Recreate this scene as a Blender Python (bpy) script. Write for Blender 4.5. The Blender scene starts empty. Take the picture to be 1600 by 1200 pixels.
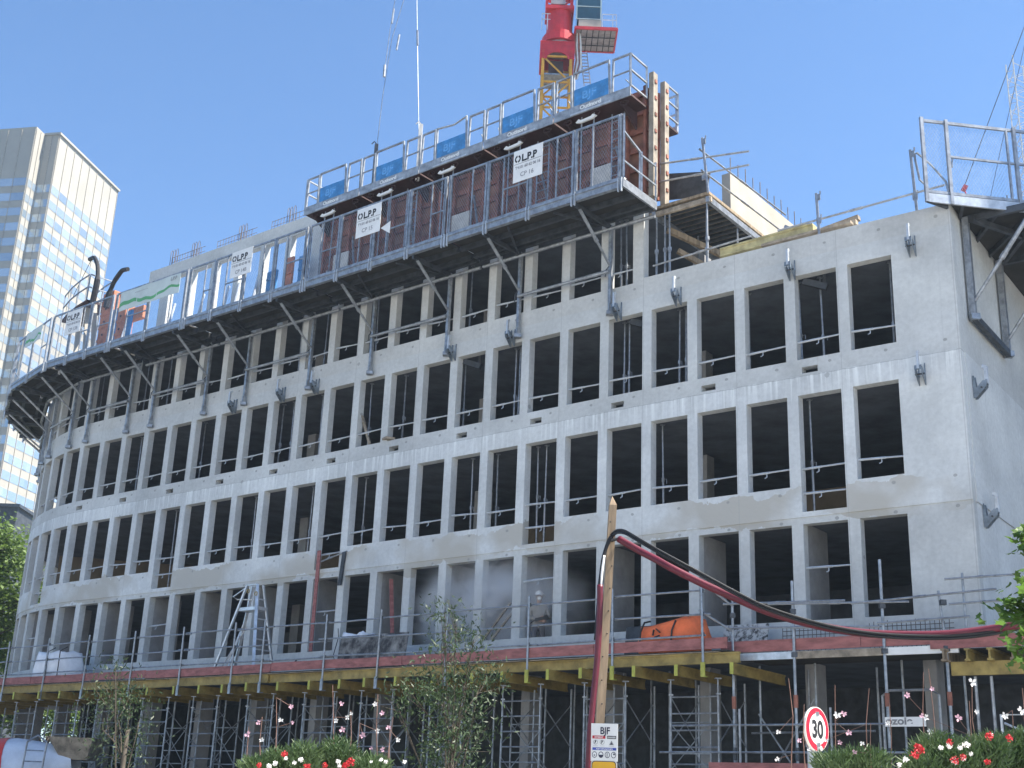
import bpy, bmesh, random
from math import *
from mathutils import Vector, Matrix

SC = bpy.context.scene
COL = SC.collection
RND = random.Random(7)

# ------------------------------------------------------------------ camera
F_ = 1955.7; PIT = radians(18.782); ROL = radians(2.3463); CZ = 1.7
cam_d = bpy.data.cameras.new('camera'); cam = bpy.data.objects.new('camera', cam_d); COL.objects.link(cam)
cam_d.sensor_fit = 'HORIZONTAL'; cam_d.sensor_width = 36.0; cam_d.lens = F_ / 1600 * 36
cam_d.clip_start = 0.1; cam_d.clip_end = 3000
_cp, _sp = cos(PIT), sin(PIT); _cr, _sr = cos(ROL), sin(ROL)
_R = Vector((1, 0, 0)); _U = Vector((0, -_sp, _cp)); _Fw = Vector((0, _cp, _sp))
_R2 = _R * _cr + _U * _sr; _U2 = -_R * _sr + _U * _cr
cam.matrix_world = Matrix(((_R2.x, _U2.x, -_Fw.x, 0), (_R2.y, _U2.y, -_Fw.y, 0), (_R2.z, _U2.z, -_Fw.z, CZ), (0, 0, 0, 1)))
SC.camera = cam

# ------------------------------------------------------------------ sky and sun
SUN_AZ = 96.0      # degrees clockwise from +Y: behind the building, to the right
SUN_EL = 58.0
wd = bpy.data.worlds.new('World'); SC.world = wd; wd.use_nodes = True
nt = wd.node_tree; nt.nodes.clear()
sky = nt.nodes.new('ShaderNodeTexSky'); sky.sky_type = 'NISHITA'; sky.sun_disc = False
sky.sun_elevation = radians(SUN_EL); sky.sun_rotation = radians(SUN_AZ)
sky.altitude = 50; sky.air_density = 0.9; sky.dust_density = 0.1; sky.ozone_density = 5.0
bg = nt.nodes.new('ShaderNodeBackground'); bg.inputs['Strength'].default_value = 0.052
wo = nt.nodes.new('ShaderNodeOutputWorld')
hs = nt.nodes.new('ShaderNodeHueSaturation'); hs.inputs['Saturation'].default_value = 1.12; nt.links.new(sky.outputs[0], hs.inputs['Color']); nt.links.new(hs.outputs[0], bg.inputs[0]); nt.links.new(bg.outputs[0], wo.inputs[0])
sd = bpy.data.lights.new('sun', 'SUN'); sd.energy = 3.9; sd.angle = radians(0.53); sd.color = (1.0, 0.94, 0.84)
sun = bpy.data.objects.new('sun', sd); COL.objects.link(sun)
_sv = Vector((sin(radians(SUN_AZ)) * cos(radians(SUN_EL)), cos(radians(SUN_AZ)) * cos(radians(SUN_EL)), sin(radians(SUN_EL))))
sun.rotation_euler = _sv.to_track_quat('Z', 'Y').to_euler()
SC.view_settings.view_transform = 'Standard'; SC.view_settings.look = 'None'
SC.view_settings.gamma = 1.0; SC.view_settings.use_curve_mapping = False
SC.view_settings.exposure = 2.13
SC.cycles.max_bounces = 8; SC.cycles.diffuse_bounces = 4; SC.cycles.volume_bounces = 3
SC.cycles.transparent_max_bounces = 16

# ------------------------------------------------------------------ places: pixel rays of the photo and the facade frame
GZ = -0.6                                   # the site street lies a little below the terrace of the viewer
def ray(px, py):
    a = (px - 800) / F_; b = (600 - py) / F_
    r = a * _cr - b * _sr; u = a * _sr + b * _cr
    return (r, _cp - u * _sp, _sp + u * _cp)
def at(px, py, Y):
    d = ray(px, py); t = Y / d[1]; return Vector((d[0] * t, Y, CZ + d[2] * t))
def atz(px, py, z):
    d = ray(px, py); t = (z - CZ) / d[2]; return Vector((d[0] * t, d[1] * t, z))
A0 = radians(53.248); X0, Y0 = 8.714, 26.585
S1, S0 = 9.876, 31.362; K1, K2, K3 = 0.005034, -0.001256, 0.07978
def fang(s):
    if s <= S1: return A0 - K1 * s
    a = A0 - K1 * S1
    if s <= S0: return a - K2 * (s - S1)
    return a - K2 * (S0 - S1) - K3 * (s - S0)
def _arc(x, y, a, k, t): return x - (cos(a - k * t) - cos(a)) / k, y - (sin(a - k * t) - sin(a)) / k
def fpos(s):
    x, y, a = X0, Y0, A0
    t = min(s, S1); x, y = _arc(x, y, a, K1, t); a -= K1 * t
    if s > S1:
        t = min(s, S0) - S1; x, y = _arc(x, y, a, K2, t); a -= K2 * t
    if s > S0: x, y = _arc(x, y, a, K3, s - S0)
    return x, y
def FP(s, n, z):                             # s leftwards along the facade, n outwards, z up
    x, y = fpos(s); a = fang(s)
    return Vector((x - cos(a) * n, y - sin(a) * n, z))
def onf(px, py, n=0.0):
    d = ray(px, py)
    def g(s):
        p = FP(s, n, 0); return p[0] * d[1] - p[1] * d[0]
    s = -8.0; prev = g(s)
    while s < 48:
        v = g(s + .25)
        if (v > 0) != (prev > 0):
            a, b = s, s + .25
            for _ in range(30):
                m = (a + b) / 2
                if (g(m) > 0) == (prev > 0): a = m
                else: b = m
            p = FP(a, n, 0); return a, CZ + d[2] * (p[1] / d[1])
        s += .25; prev = v
    return None
def sx(px, n, z):                            # facade coordinate where pixel column px meets offset n at height z
    lo, hi = -8.0, 45.0
    def col(s):
        p = FP(s, n, z) - Vector((0, 0, CZ)); fz = p.dot(_Fw)
        return 800 + F_ * p.dot(_R2) / fz
    best = None; s = lo
    while s < hi:
        if (col(s) - px) * (col(s + .2) - px) <= 0:
            a, b = s, s + .2
            for _ in range(25):
                m = (a + b) / 2
                if (col(m) - px) * (col(a) - px) <= 0: b = m
                else: a = m
            return a
        s += .2
    return hi

# ------------------------------------------------------------------ mesh builder
class MB:
    def __init__(s): s.v = []; s.f = []; s.m = []; s.uv = []
    def quad(s, pts, mi=0, uv=None):
        b = len(s.v); s.v += [Vector(p) for p in pts]; s.f.append(tuple(range(b, b + len(pts)))); s.m.append(mi); s.uv.append(uv)
    def hexa(s, p, mi=0):                     # p: 4 bottom (ccw), 4 top
        b = len(s.v); s.v += [Vector(q) for q in p]
        for f in ((3, 2, 1, 0), (4, 5, 6, 7), (0, 1, 5, 4), (1, 2, 6, 5), (2, 3, 7, 6), (3, 0, 4, 7)):
            s.f.append(tuple(b + i for i in f)); s.m.append(mi); s.uv.append(None)
        return s
    def box(s, c, sz, mi=0, M=None):
        hx, hy, hz = sz[0] / 2, sz[1] / 2, sz[2] / 2
        p = [Vector((x, y, z)) for z in (-hz, hz) for x, y in ((-hx, -hy), (hx, -hy), (hx, hy), (-hx, hy))]
        if M: p = [M @ q for q in p]
        return s.hexa([q + Vector(c) for q in p], mi)
    def bar(s, a, b, w, h, mi=0, up=(0, 0, 1)):   # rectangular bar from a to b
        a = Vector(a); b = Vector(b); d = (b - a).normalized(); up = Vector(up)
        sd_ = d.cross(up)
        if sd_.length < 1e-4: sd_ = d.cross(Vector((1, 0, 0)))
        sd_.normalize(); u = sd_.cross(d).normalized()
        x = sd_ * w / 2; y = u * h / 2
        return s.hexa([a - x - y, a + x - y, b + x - y, b - x - y, a - x + y, a + x + y, b + x + y, b - x + y], mi)
    def tube(s, pts, r, n=6, mi=0, cap=True):
        pts = [Vector(p) for p in pts]; rs = r if isinstance(r, (list, tuple)) else [r] * len(pts)
        rings = []; prev = None
        for i, p in enumerate(pts):
            d = (pts[min(i + 1, len(pts) - 1)] - pts[max(i - 1, 0)])
            if d.length < 1e-9: d = Vector((0, 0, 1))
            d.normalize()
            if prev is None:
                x = d.cross(Vector((0, 0, 1)))
                if x.length < 1e-3: x = d.cross(Vector((1, 0, 0)))
            else:
                x = prev - d * prev.dot(d)
            x.normalize(); prev = x; y = d.cross(x)
            b = len(s.v)
            for k in range(n):
                t = 2 * pi * k / n; s.v.append(p + (x * cos(t) + y * sin(t)) * rs[i])
            rings.append(b)
        for i in range(len(rings) - 1):
            for k in range(n):
                k2 = (k + 1) % n
                s.f.append((rings[i] + k, rings[i] + k2, rings[i + 1] + k2, rings[i + 1] + k)); s.m.append(mi); s.uv.append(None)
        if cap:
            s.f.append(tuple(rings[0] + k for k in reversed(range(n)))); s.m.append(mi); s.uv.append(None)
            s.f.append(tuple(rings[-1] + k for k in range(n))); s.m.append(mi); s.uv.append(None)
        return s
    def fbox(s, s0, s1, n0, n1, z0, z1, mi=0, step=1.4):   # box in the facade frame, follows the curve
        k = max(1, int(ceil(abs(s1 - s0) / step)))
        for i in range(k):
            a = s0 + (s1 - s0) * i / k; b = s0 + (s1 - s0) * (i + 1) / k
            s.hexa([FP(a, n0, z0), FP(b, n0, z0), FP(b, n1, z0), FP(a, n1, z0), FP(a, n0, z1), FP(b, n0, z1), FP(b, n1, z1), FP(a, n1, z1)], mi)
        return s
    def ftube(s, s0, s1, n, z, r, mi=0, z1=None, sides=6):
        k = max(1, int(ceil(abs(s1 - s0) / 1.5))); z1 = z if z1 is None else z1
        return s.tube([FP(s0 + (s1 - s0) * i / k, n, z + (z1 - z) * i / k) for i in range(k + 1)], r, sides, mi)
    def prism(s, pts, vec, mi=0):             # closed polygon extruded by vec
        b = len(s.v); n = len(pts); vec = Vector(vec)
        s.v += [Vector(p) for p in pts] + [Vector(p) + vec for p in pts]
        s.f.append(tuple(range(b + n - 1, b - 1, -1))); s.m.append(mi); s.uv.append(None)
        s.f.append(tuple(range(b + n, b + 2 * n))); s.m.append(mi); s.uv.append(None)
        for i in range(n):
            j = (i + 1) % n; s.f.append((b + i, b + j, b + n + j, b + n + i)); s.m.append(mi); s.uv.append(None)
        return s
    def ball(s, c, r, seg=8, rings=6, mi=0, M=None):
        c = Vector(c); r = Vector(r) if isinstance(r, (tuple, list, Vector)) else Vector((r, r, r)); b = len(s.v)
        for i in range(rings + 1):
            t = pi * i / rings
            for k in range(seg):
                p = Vector((r.x * sin(t) * cos(2 * pi * k / seg), r.y * sin(t) * sin(2 * pi * k / seg), r.z * cos(t)))
                if M: p = M @ p
                s.v.append(c + p)
        for i in range(rings):
            for k in range(seg):
                k2 = (k + 1) % seg
                s.f.append((b + i * seg + k, b + (i + 1) * seg + k, b + (i + 1) * seg + k2, b + i * seg + k2)); s.m.append(mi); s.uv.append(None)
        return s
    def build(s, name, mats, parent=None, base=None, smooth=False, recalc=False):
        if base is None: base = Vector(parent.matrix_basis.translation) if parent else Vector((0, 0, 0))
        if parent and parent.parent: base = wloc(parent)
        base = Vector(base)
        me = bpy.data.meshes.new(name); me.from_pydata([tuple(p - base) for p in s.v], [], s.f)
        if not isinstance(mats, (list, tuple)): mats = [mats]
        for m in mats: me.materials.append(m)
        me.polygons.foreach_set('material_index', s.m)
        if any(u is not None for u in s.uv):
            ul = me.uv_layers.new(name='UVMap')
            for p in me.polygons:
                u = s.uv[p.index]
                if u:
                    for li, c in zip(p.loop_indices, u): ul.data[li].uv = c
        if smooth: me.polygons.foreach_set('use_smooth', [True] * len(me.polygons))
        me.update()
        if recalc or smooth:
            bm = bmesh.new(); bm.from_mesh(me); bmesh.ops.remove_doubles(bm, verts=bm.verts, dist=1e-5)
            bmesh.ops.recalc_face_normals(bm, faces=bm.faces); bm.to_mesh(me); bm.free()
        o = bpy.data.objects.new(name, me); COL.objects.link(o)
        if parent: o.parent = parent; o.location = base - wloc(parent)
        else: o.location = base
        return o
def wloc(o):
    v = Vector((0, 0, 0))
    while o: v += o.location; o = o.parent
    return v
def thing(name, label, cat, loc, group=None):
    o = bpy.data.objects.new(name, None); COL.objects.link(o); o.location = loc; o.empty_display_size = .2
    o['label'] = label; o['category'] = cat
    if group: o['group'] = group
    return o
def tag(o, label, cat, group=None):
    o['label'] = label; o['category'] = cat
    if group: o['group'] = group
    return o
ORD = ['zeroth', 'first', 'second', 'third', 'fourth', 'fifth', 'sixth', 'seventh', 'eighth', 'ninth', 'tenth', 'eleventh', 'twelfth', 'thirteenth', 'fourteenth',
       'fifteenth', 'sixteenth', 'seventeenth', 'eighteenth', 'nineteenth', 'twentieth', 'twenty-first', 'twenty-second', 'twenty-third', 'twenty-fourth',
       'twenty-fifth', 'twenty-sixth', 'twenty-seventh', 'twenty-eighth', 'twenty-ninth', 'thirtieth']
def text(body, size, m, parent, origin, xax, yax=(0, 0, 1), name='lettering', align='LEFT', thick=0.0, bold=0.0, sxx=1.0):
    c = bpy.data.curves.new('lettering', 'FONT'); c.body = body; c.size = size; c.align_x = align; c.extrude = thick; c.offset = bold
    t = bpy.data.objects.new('lettering_tmp', c); COL.objects.link(t)
    dg = bpy.context.evaluated_depsgraph_get()
    me = bpy.data.meshes.new_from_object(t.evaluated_get(dg)); bpy.data.objects.remove(t); bpy.data.curves.remove(c)
    x = Vector(xax).normalized(); y = Vector(yax).normalized(); z = x.cross(y).normalized(); base = wloc(parent)
    for v in me.vertices: v.co = Vector(origin) + x * v.co.x * sxx + y * v.co.y + z * v.co.z - base
    me.materials.clear(); me.materials.append(m)
    o = bpy.data.objects.new(name, me); COL.objects.link(o); o.parent = parent
    return o

# ------------------------------------------------------------------ materials
def lin(c):
    return tuple((x / 12.92 if x <= .04045 else ((x + .055) / 1.055) ** 2.4) for x in c)
def mat(name, col, rough=.6, metal=0.0, var=.25, scale=3.0, bump=.0, spec=.4, trans=0.0, coord='Object', stretch=None, col2=None, thr=(.35, .65)):
    m = bpy.data.materials.new(name); m.use_nodes = True; N = m.node_tree.nodes; L = m.node_tree.links
    b = N['Principled BSDF']; b.inputs['Roughness'].default_value = rough; b.inputs['Metallic'].default_value = metal
    b.inputs['Specular IOR Level'].default_value = spec
    tc = N.new('ShaderNodeTexCoord'); src = tc.outputs[coord]
    if stretch:
        mp = N.new('ShaderNodeMapping'); mp.inputs['Scale'].default_value = stretch; L.new(src, mp.inputs[0]); src = mp.outputs[0]
    nz = N.new('ShaderNodeTexNoise'); nz.inputs['Scale'].default_value = scale; nz.inputs['Detail'].default_value = 6; nz.inputs['Roughness'].default_value = .62
    L.new(src, nz.inputs['Vector'])
    cr = N.new('ShaderNodeValToRGB'); L.new(nz.outputs['Fac'], cr.inputs[0])
    c2 = col2 if col2 else tuple(min(1, x * (1 + var)) for x in col); c1 = col if col2 else tuple(x * (1 - var) for x in col)
    cr.color_ramp.elements[0].position = thr[0]; cr.color_ramp.elements[0].color = (*c1, 1)
    cr.color_ramp.elements[1].position = thr[1]; cr.color_ramp.elements[1].color = (*c2, 1)
    L.new(cr.outputs[0], b.inputs['Base Color'])
    if bump:
        bp = N.new('ShaderNodeBump'); bp.inputs['Strength'].default_value = bump; bp.inputs['Distance'].default_value = .02
        L.new(nz.outputs['Fac'], bp.inputs['Height']); L.new(bp.outputs[0], b.inputs['Normal'])
    if trans: b.inputs['Transmission Weight'].default_value = trans
    return m
def facade_mat(name, base, streak=(11.25, 11.72), patch=(8.15, 8.95), seams=True):
    """board-marked in-situ concrete; UV = metres along the facade, metres up"""
    m = bpy.data.materials.new(name); m.use_nodes = True; N = m.node_tree.nodes; L = m.node_tree.links
    b = N['Principled BSDF']; b.inputs['Roughness'].default_value = .82; b.inputs['Specular IOR Level'].default_value = .25
    uv = N.new('ShaderNodeUVMap'); uv.uv_map = 'UVMap'
    def noise(scale, det=5, mapscale=(1, 1, 1), rough=.6):
        mp = N.new('ShaderNodeMapping'); mp.inputs['Scale'].default_value = mapscale; L.new(uv.outputs[0], mp.inputs[0])
        n = N.new('ShaderNodeTexNoise'); n.inputs['Scale'].default_value = scale; n.inputs['Detail'].default_value = det; n.inputs['Roughness'].default_value = rough
        L.new(mp.outputs[0], n.inputs['Vector']); return n.outputs['Fac']
    def ramp(src, p0, p1, c0, c1):
        r = N.new('ShaderNodeValToRGB'); L.new(src, r.inputs[0]); e = r.color_ramp.elements
        e[0].position = p0; e[1].position = p1; e[0].color = (*c0, 1) if len(c0) == 3 else c0; e[1].color = (*c1, 1) if len(c1) == 3 else c1
        return r.outputs[0]
    def math(op, a, bb=None, c=None):
        n = N.new('ShaderNodeMath'); n.operation = op
        for i, v in enumerate((a, bb, c)):
            if v is None: continue
            if isinstance(v, (int, float)): n.inputs[i].default_value = v
            else: L.new(v, n.inputs[i])
        return n.outputs[0]
    def mix(fac, a, bb, blend='MIX'):
        n = N.new('ShaderNodeMix'); n.data_type = 'RGBA'; n.blend_type = blend
        if isinstance(fac, (int, float)): n.inputs[0].default_value = fac
        else: L.new(fac, n.inputs[0])
        for i, v in ((6, a), (7, bb)):
            if isinstance(v, tuple): n.inputs[i].default_value = (*v, 1)
            else: L.new(v, n.inputs[i])
        return n.outputs[2]
    sep = N.new('ShaderNodeSeparateXYZ'); L.new(uv.outputs[0], sep.inputs[0]); U, V = sep.outputs[0], sep.outputs[1]
    c = ramp(noise(.55, 6), .32, .68, tuple(x * .82 for x in base), tuple(x * 1.09 for x in base))
    # each pour lift has its own tint
    tint = ramp(noise(.16, 2, (1, 2.2, 1)), .40, .60, (.95, .955, .96), (1.04, 1.04, 1.03)); c = mix(1.0, c, tint, 'MULTIPLY')
    fine = ramp(noise(9, 6), .3, .7, (.90, .90, .90), (1.06, 1.06, 1.06)); c = mix(1.0, c, fine, 'MULTIPLY')
    # grey-beige making-good band above the lowest openings
    edge = math('MULTIPLY', math('SUBTRACT', noise(.8, 5), .5), 1.3)
    vv = math('ADD', V, edge)
    band = math('MULTIPLY', math('GREATER_THAN', vv, patch[0]), math('LESS_THAN', vv, patch[1]))
    soft = math('MULTIPLY', band, ramp(noise(.35, 3), .42, .55, (0, 0, 0), (.95, .95, .95)))
    c = mix(soft, c, (base[0] * .74, base[1] * .69, base[2] * .62))
    # lime drips below the joint
    st = ramp(noise(2.4, 4, (3.6, .12, 1)), .50, .66, (0, 0, 0), (1, 1, 1))
    mr = N.new('ShaderNodeMapRange'); mr.inputs[1].default_value = streak[1] - .85; mr.inputs[2].default_value = streak[1] - .05
    L.new(math('ADD', V, math('MULTIPLY', math('SUBTRACT', noise(1.7, 3, (3, .3, 1)), .5), .9)), mr.inputs[0]); fall = math('MULTIPLY', mr.outputs[0], math('LESS_THAN', V, streak[1]))
    c = mix(math('MULTIPLY', math('MULTIPLY', st, fall), .75), c, (base[0] * 1.35, base[1] * 1.35, base[2] * 1.33))
    st2 = ramp(noise(2.1, 4, (4.5, .1, 1), .7), .58, .70, (0, 0, 0), (1, 1, 1))
    c = mix(math('MULTIPLY', math('MULTIPLY', st2, fall), .7), c, (base[0] * .5, base[1] * .52, base[2] * .5))
    jn = math('LESS_THAN', math('ABSOLUTE', math('SUBTRACT', math('ADD', V, math('MULTIPLY', math('SUBTRACT', noise(3, 4), .5), .09)), 11.70)), .012)
    c = mix(math('MULTIPLY', jn, .55), c, (base[0] * .45, base[1] * .45, base[2] * .44))
    # long faint rain marks everywhere
    st3 = ramp(noise(1.3, 5, (5, .08, 1), .65), .60, .74, (0, 0, 0), (1, 1, 1)); c = mix(math('MULTIPLY', st3, .34), c, (base[0] * .62, base[1] * .64, base[2] * .66))
    if seams:
        fr = math('FRACT', math('DIVIDE', math('ADD', U, 40.53), 2.7)); ln = math('LESS_THAN', math('ABSOLUTE', math('SUBTRACT', fr, .5)), .0035)
        c = mix(math('MULTIPLY', ln, .45), c, (base[0] * .55, base[1] * .55, base[2] * .56))
    # regular rows of plugged tie holes under each sill
    fu = math('SUBTRACT', math('FRACT', math('DIVIDE', math('ADD', U, 27.0 + .42), 1.35)), .5); du = math('MULTIPLY', fu, 1.35)
    for zr in (8.86, 11.98, 15.02, 8.20):
        dv = math('SUBTRACT', V, zr); rr = math('SQRT', math('ADD', math('MULTIPLY', du, du), math('MULTIPLY', math('MULTIPLY', dv, dv), 1.6)))
        hole = math('LESS_THAN', math('ADD', rr, math('MULTIPLY', noise(6, 3), .06)), .075)
        c = mix(math('MULTIPLY', hole, .65), c, (base[0] * .42, base[1] * .42, base[2] * .41))
    # a few rusty runs
    st4 = ramp(noise(1.1, 4, (6, .10, 1), .6), .68, .76, (0, 0, 0), (1, 1, 1)); c = mix(math('MULTIPLY', st4, .30), c, (base[0] * .70, base[1] * .56, base[2] * .42))
    # filled tie holes and bruises
    vo = N.new('ShaderNodeTexVoronoi'); vo.inputs['Scale'].default_value = .8; L.new(uv.outputs[0], vo.inputs['Vector'])
    dots = math('LESS_THAN', math('ADD', vo.outputs['Distance'], math('MULTIPLY', noise(14, 3), .05)), .075)
    c = mix(math('MULTIPLY', dots, .6), c, (base[0] * .50, base[1] * .50, base[2] * .50))
    L.new(c, b.inputs['Base Color'])
    bp = N.new('ShaderNodeBump'); bp.inputs['Strength'].default_value = .35; bp.inputs['Distance'].default_value = .02
    L.new(math('ADD', noise(5, 8), math('MULTIPLY', noise(.7, 3), 1.5)), bp.inputs['Height']); L.new(bp.outputs[0], b.inputs['Normal'])
    return m
M = {}
M['concrete'] = facade_mat('facade concrete', (.55, .562, .552))
M['concrete_pale'] = facade_mat('pale facade concrete', (.62, .638, .635))
M['concrete_warm'] = facade_mat('warm facade concrete', (.545, .545, .522))
M['slab'] = mat('darkened slab soffit', (.11, .125, .148), .9, 0, .25, 1.2, .2)  # dark bluish tone put into the concrete in place of room shade
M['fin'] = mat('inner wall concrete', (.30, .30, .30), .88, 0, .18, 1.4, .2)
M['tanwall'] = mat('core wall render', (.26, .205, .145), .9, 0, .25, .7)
M['cream'] = mat('fresh pale concrete', (.37, .345, .295), .85, 0, .12, .8, .15)
M['galv'] = mat('galvanised steel', (.29, .31, .335), .42, .55, .3, 6)
M['galv_dark'] = mat('weathered bracket steel', (.065, .072, .082), .5, .45, .35, 4)
M['bracket'] = mat('bracket steel', (.22, .26, .30), .42, .5, .3, 5)
M['galv_light'] = mat('bright zinc', (.50, .53, .56), .35, .4, .2, 5)
M['deckply'] = mat('deck plywood', (.035, .033, .031), .8, 0, .35, 2.5, .1)
M['rust'] = mat('formwork brown red steel', (.235, .090, .060), .62, .1, .45, 2.2, .15)
M['rust_dark'] = mat('formwork deck maroon', (.045, .020, .020), .7, .1, .35, 2.0)
M['orange_form'] = mat('orange brown formwork steel', (.45, .17, .095), .6, .05, .3, 2.5)
M['form_skin'] = mat('form face steel', (.28, .135, .09), .55, .3, .35, 1.5)
M['railalu'] = mat('railing grey steel', (.30, .32, .34), .45, .4, .3, 5)
M['blue'] = mat('blue sign paint', (.045, .20, .44), .5, 0, .3, 2.5)
M['bluefade'] = mat('faded blue lettering', (.12, .33, .62), .6, 0, .25, 9)
M['white'] = mat('white paint', (.72, .72, .70), .5, 0, .06, 3)
M['offwhite'] = mat('dusty white', (.60, .58, .54), .6, 0, .15, 3)
M['black'] = mat('black paint', (.018, .018, .02), .5, 0, .3, 3)
M['ink'] = mat('dark ink', (.03, .03, .06), .6, 0, .1, 3)
M['greyink'] = mat('grey ink', (.22, .22, .23), .6, 0, .2, 3)
M['redboard'] = mat('red toe board', (.30, .115, .105), .75, 0, .3, 3.0, .1, stretch=(1, 1, 3))
M['yellow'] = mat('yellow lacquered beam', (.28, .205, .06), .6, 0, .35, 3.0, .05)
M['lime'] = mat('lime beam end', (.38, .38, .07), .6, 0, .2, 4)
M['timber'] = mat('weathered timber', (.255, .195, .13), .8, 0, .35, 2.0, .2, stretch=(6, 6, .6))
M['weathered_yellow'] = mat('weathered yellow beam', (.36, .32, .17), .7, 0, .35, 3.0, .05)
M['postwood'] = mat('square post timber', (.27, .20, .13), .8, 0, .3, 2.0, .2, stretch=(6, 6, .6))
M['plank'] = mat('scaffold plank', (.30, .25, .19), .85, 0, .4, 4, .1)
M['conduit'] = mat('red conduit', (.10, .010, .022), .45, 0, .15, 4)
M['cable'] = mat('black cable', (.006, .006, .007), .5, 0, .2, 4)
M['endpost'] = mat('dusty formwork end post', (.27, .235, .19), .75, 0, .3, 2.5)
M['orange'] = mat('orange bag fabric', (.75, .16, .055), .75, 0, .15, 3, .2)
M['bagwhite'] = mat('white bag fabric', (.80, .81, .84), .75, 0, .10, 2.5, .3)
M['mottle'] = mat('cement spattered panel', (.045, .045, .05), .85, 0, .2, 2.6, .1, col2=(.30, .30, .29), thr=(.42, .66))
M['speckle'] = mat('speckled panel', (.06, .06, .06), .85, 0, .2, 9, 0, col2=(.50, .50, .48), thr=(.40, .55))
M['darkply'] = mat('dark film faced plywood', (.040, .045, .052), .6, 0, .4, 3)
M['site'] = mat('dusty site ground', (.11, .107, .10), .95, 0, .25, .6, .2)
M['asphalt'] = mat('asphalt', (.055, .055, .056), .9, 0, .25, 5, .1)
M['paving'] = mat('terrace paving', (.38, .37, .355), .9, 0, .15, 3)
M['rebar'] = mat('rebar steel', (.14, .11, .09), .7, .3, .3, 8)
M['alu'] = mat('aluminium', (.60, .61, .62), .35, .5, .15, 5)
M['redpaint'] = mat('crane red paint', (.52, .022, .03), .38, 0, .15, 2)
M['craneyellow'] = mat('crane yellow paint', (.60, .30, .03), .45, 0, .15, 2)
M['cranegrey'] = mat('crane grey steel', (.34, .30, .30), .5, .2, .2, 3)
M['signred'] = mat('traffic red', (.48, .01, .03), .4, 0, .08, 3)
M['signyellow'] = mat('sign yellow', (.72, .38, .015), .45, 0, .06, 3)
M['signblue'] = mat('sign blue', (.03, .06, .34), .45, 0, .08, 3)
M['signgreen'] = mat('banner green', (.10, .34, .14), .55, 0, .12, 3)
M['banner'] = mat('banner cloth', (.50, .56, .54), .6, 0, .08, 2)
M['skin'] = mat('skin', (.42, .26, .19), .55, 0, .08, 4)
M['jacket'] = mat('beige work jacket', (.30, .27, .23), .85, 0, .2, 4, .2)
M['trouser'] = mat('grey work trousers', (.10, .10, .11), .85, 0, .2, 4)
M['bark'] = mat('bark', (.06, .05, .038), .9, 0, .35, 6, .4, stretch=(3, 3, .8))
def leaf_mat(name, c0, c1, tr=.35):
    m = mat(name, c0, .55, 0, 0, 1.6, 0, col2=c1, thr=(.35, .65)); N = m.node_tree.nodes; L = m.node_tree.links
    b = N['Principled BSDF']; ou = N['Material Output']; t = N.new('ShaderNodeBsdfTranslucent'); mx = N.new('ShaderNodeMixShader'); mx.inputs[0].default_value = tr
    src = b.inputs['Base Color'].links[0].from_socket
    L.new(src, t.inputs[0]); L.new(b.outputs[0], mx.inputs[1]); L.new(t.outputs[0], mx.inputs[2]); L.new(mx.outputs[0], ou.inputs[0]); return m
M['leaf_plane'] = leaf_mat('plane tree leaf', (.06, .105, .022), (.13, .20, .048), .4)
M['leaf_slim'] = leaf_mat('slim tree leaf', (.013, .030, .010), (.036, .066, .020), .10)  # leaf green lowered to stand in for shade over the slim trees
M['leaf_maple'] = leaf_mat('maple leaf', (.035, .085, .014), (.10, .19, .03), .4)
M['leaf_bush'] = leaf_mat('bush leaf', (.045, .085, .03), (.10, .15, .06), .25)
M['petal_red'] = mat('red petal', (.45, .012, .02), .6, 0, .3, 20)
M['petal_white'] = mat('white petal', (.75, .73, .70), .6, 0, .1, 20)
M['petal_pink'] = mat('pink petal', (.70, .42, .50), .6, 0, .15, 20)
M['stem'] = mat('plant stem', (.16, .09, .07), .7, 0, .3, 8)
# ------------------------------------------------------------------ ground
g = MB(); g.box((0, 250, GZ - .5), (1600, 1600, 1.0)); o = g.build('ground', M['site']); o['kind'] = 'structure'
g = MB(); g.box((0, -30, GZ + .35), (200, 90, .70)); o = g.build('terrace', M['paving']); o['kind'] = 'structure'
g = MB(); g.box((0, 15.15, GZ + .37), (200, .3, .78)); o = g.build('terrace_kerb', M['cream']); o['kind'] = 'structure'

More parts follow.
